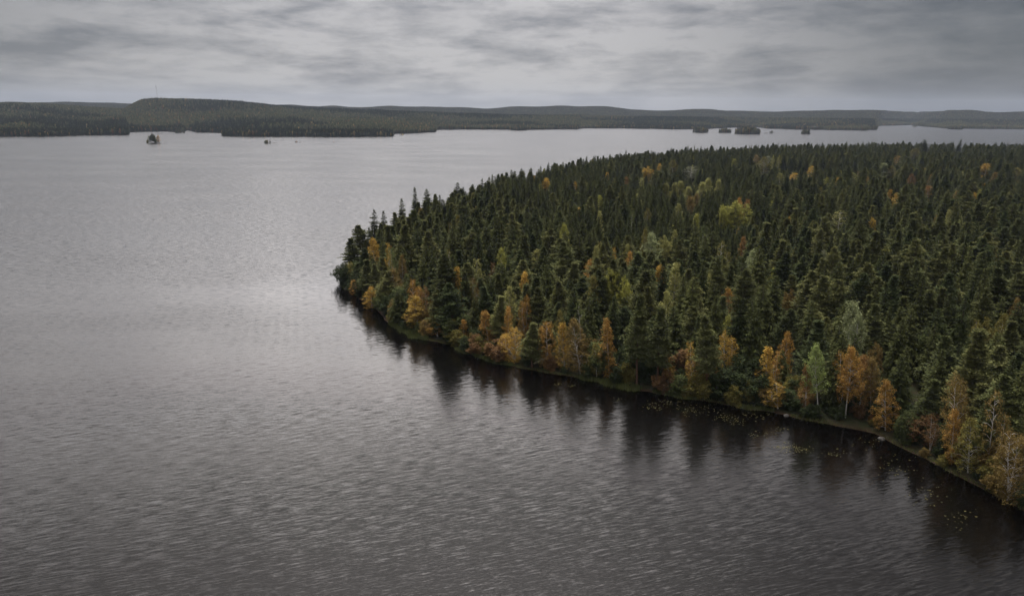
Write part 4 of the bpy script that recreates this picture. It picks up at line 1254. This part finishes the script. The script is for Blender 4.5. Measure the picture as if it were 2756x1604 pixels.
for (tt, lab, j, sd, gz_) in sing_trees:
    birch = any(w in lab for w in ('birch', 'bush', 'gold', 'rust', 'olive', 'orange'))
    fm = 'bush' if 'bush' in lab else ('ovate' if birch else 'pine')
    col = 'orange' if 'orange' in lab else 'gold' if 'gold' in lab else 'brown' if 'brown' in lab else 'rust' if 'rust' in lab else 'olive' if 'olive' in lab else 'pale' if 'pale' in lab else 'green'
    nm = 'leafy_bush' if fm == 'bush' else 'birch_tree' if fm == 'ovate' else 'pine_tree'
    root = bpy.data.objects.new(nm, None); SC.collection.objects.link(root)
    h = tt['h'] * (.55 if fm == 'bush' and tt['h'] > 8 else 1.)
    if 'tallest' in lab: h *= 1.08
    wdt = h * (.30 if fm != 'bush' else .5)
    root.matrix_world = Matrix.Translation((tt['x'], tt['y'], gz_ - .2)) @ Matrix.Rotation(j, 4, 'Z') @ Matrix.Diagonal((wdt / TR[fm], wdt / TR[fm], h / TH[fm], 1))
    root['label'] = lab; root['category'] = 'bush' if fm == 'bush' else 'birch' if fm == 'ovate' else 'pine'; root['group'] = 'trees and bushes on the small islets'
    tm, cm = BUSHES[j % 3] if fm == 'bush' else BIRCHES['ovate'][j % 2] if fm == 'ovate' else PINES[j % 5]
    link('trunk', tm, root); cr = link('crown', cm, root); cr.color = (*COL[col], 1)
# skerry rocks
sk = [(443, 386, 3.0, 'low rock right of the round islet'), (448, 386, 1.8, 'small rock right of the round islet'), (343, 362, 4.5, 'dark rock off the wooded headland at left'), (431, 361, 4.0, 'dark rock in the bay behind the round islet'),
      (697, 387, 2.2, 'flat rock left on the middle skerry'), (706, 386, 1.5, 'small rock left of the middle skerry'), (737, 385.5, 2.8, 'flat rock right on the middle skerry'), (745, 385, 2.0, 'farthest flat rock right of the middle skerry'),
      (808, 384, 3.4, 'flat rock right on the second skerry'), (884, 383.5, 1.6, 'flat rock left on the third skerry'), (905, 383.5, 2.4, 'flat rock right on the third skerry'),
      (652, 367.5, 7.0, 'pale rounded rock on the far shore'), (668, 368, 6.0, 'pale flat rock left of the long shore slab'), (685, 367.5, 10.0, 'long pale rock slab on the far shore'),
      (1060, 367.5, 5.0, 'dark rock at the end of the middle headland'), (2062, 359.5, 7.0, 'low rock right of the largest wooded island'), (2090, 359.5, 4.0, 'low rock at the end of the small spit')]
for i, (px, py, s, lab) in enumerate(sk):
    p = at(px, py); o = link('shore_rock', rock_mesh('shore_rock', 40 + i, s, s * .6, s * (.28 if s > 5.5 else .22), M_PALE if 'pale' in lab else M_ROCK), label=lab, category='rock', group='rocks of the open lake')
    o.location = (p[0], p[1], .1); o.rotation_euler[2] = -math.atan2(p[0], p[1])

# --- radio mast on the hill
def build_mast():
    a = float(np.interp(429, PX, AZ)); r = 3700.; x, y = math.sin(a) * r, math.cos(a) * r
    z = float(terrain(np.array([429.]), np.array([r]))[0][0]); top = height_at(425, 228, r)
    root = bpy.data.objects.new('radio_mast', None); SC.collection.objects.link(root); root.location = (x, y, z)
    root['label'] = 'thin guyed radio mast standing on the highest far hill'; root['category'] = 'radio mast'
    Hm = top - z; wd = Wood(); w = .9; n = int(Hm * .72 / 3)
    cs = ['lime', 'pale', 'lime', 'olive', 'gold', 'pale', 'green'] if (1250 < bx[i] < 2150 and d[i] >= 16) else [(w * math.cos(q), w * math.sin(q)) for q in (0.5, 2.594, 4.689)]
    hz = Hm * .72
    for c in cs: wd.limb([(*c, 0), (*c, hz)], [.12, .12], 4)
    for k in range(n):
        z0, z1 = hz * k / n, hz * (k + 1) / n
        for q in range(3):
            wd.limb([(*cs[q], z0), (*cs[(q + 1) % 3], z1)], [.09, .09], 3)
    link('lattice_column', wd.mesh('lattice_column', M_STEEL), root)
    w2 = Wood(); w2.limb([(0, 0, hz), (0, 0, Hm * .93)], [.7, .7], 10); w2.limb([(0, 0, Hm * .93), (0, 0, Hm)], [.3, .1], 6)
    link('antenna_section', w2.mesh('antenna_section', M_STEEL), root)
    for q in range(3):
        g = Wood(); a2 = q * 2.094
        for hh in (.4, .7): g.limb([(0, 0, Hm * hh), (Hm * .5 * math.cos(a2), Hm * .5 * math.sin(a2), -4)], [.03, .03], 3)
        link('guy_wire', g.mesh('guy_wire', M_STEEL), root)


build_mast()

# ------------------------------------------------------------------ haze
def build_haze():
    m_, t = mat_new('haze_air')
    vol = t.add('ShaderNodeVolumePrincipled', {'Color': (.68, .80, 1.0, 1), 'Density': HAZE, 'Anisotropy': .2})
    out = t.add('ShaderNodeOutputMaterial'); t.l.new(vol.outputs[0], out.inputs['Volume'])
    a, b = (-17000., -3000., -3.), (17000., 17000., 420.)
    V = [(x, y, z) for x in (a[0], b[0]) for y in (a[1], b[1]) for z in (a[2], b[2])]
    Fc = [(0, 1, 3, 2), (4, 6, 7, 5), (0, 4, 5, 1), (2, 3, 7, 6), (0, 2, 6, 4), (1, 5, 7, 3)]
    link('haze', new_mesh('haze', V, Fc, m_), kind='stuff')


HAZE = 3.8e-5
build_haze()
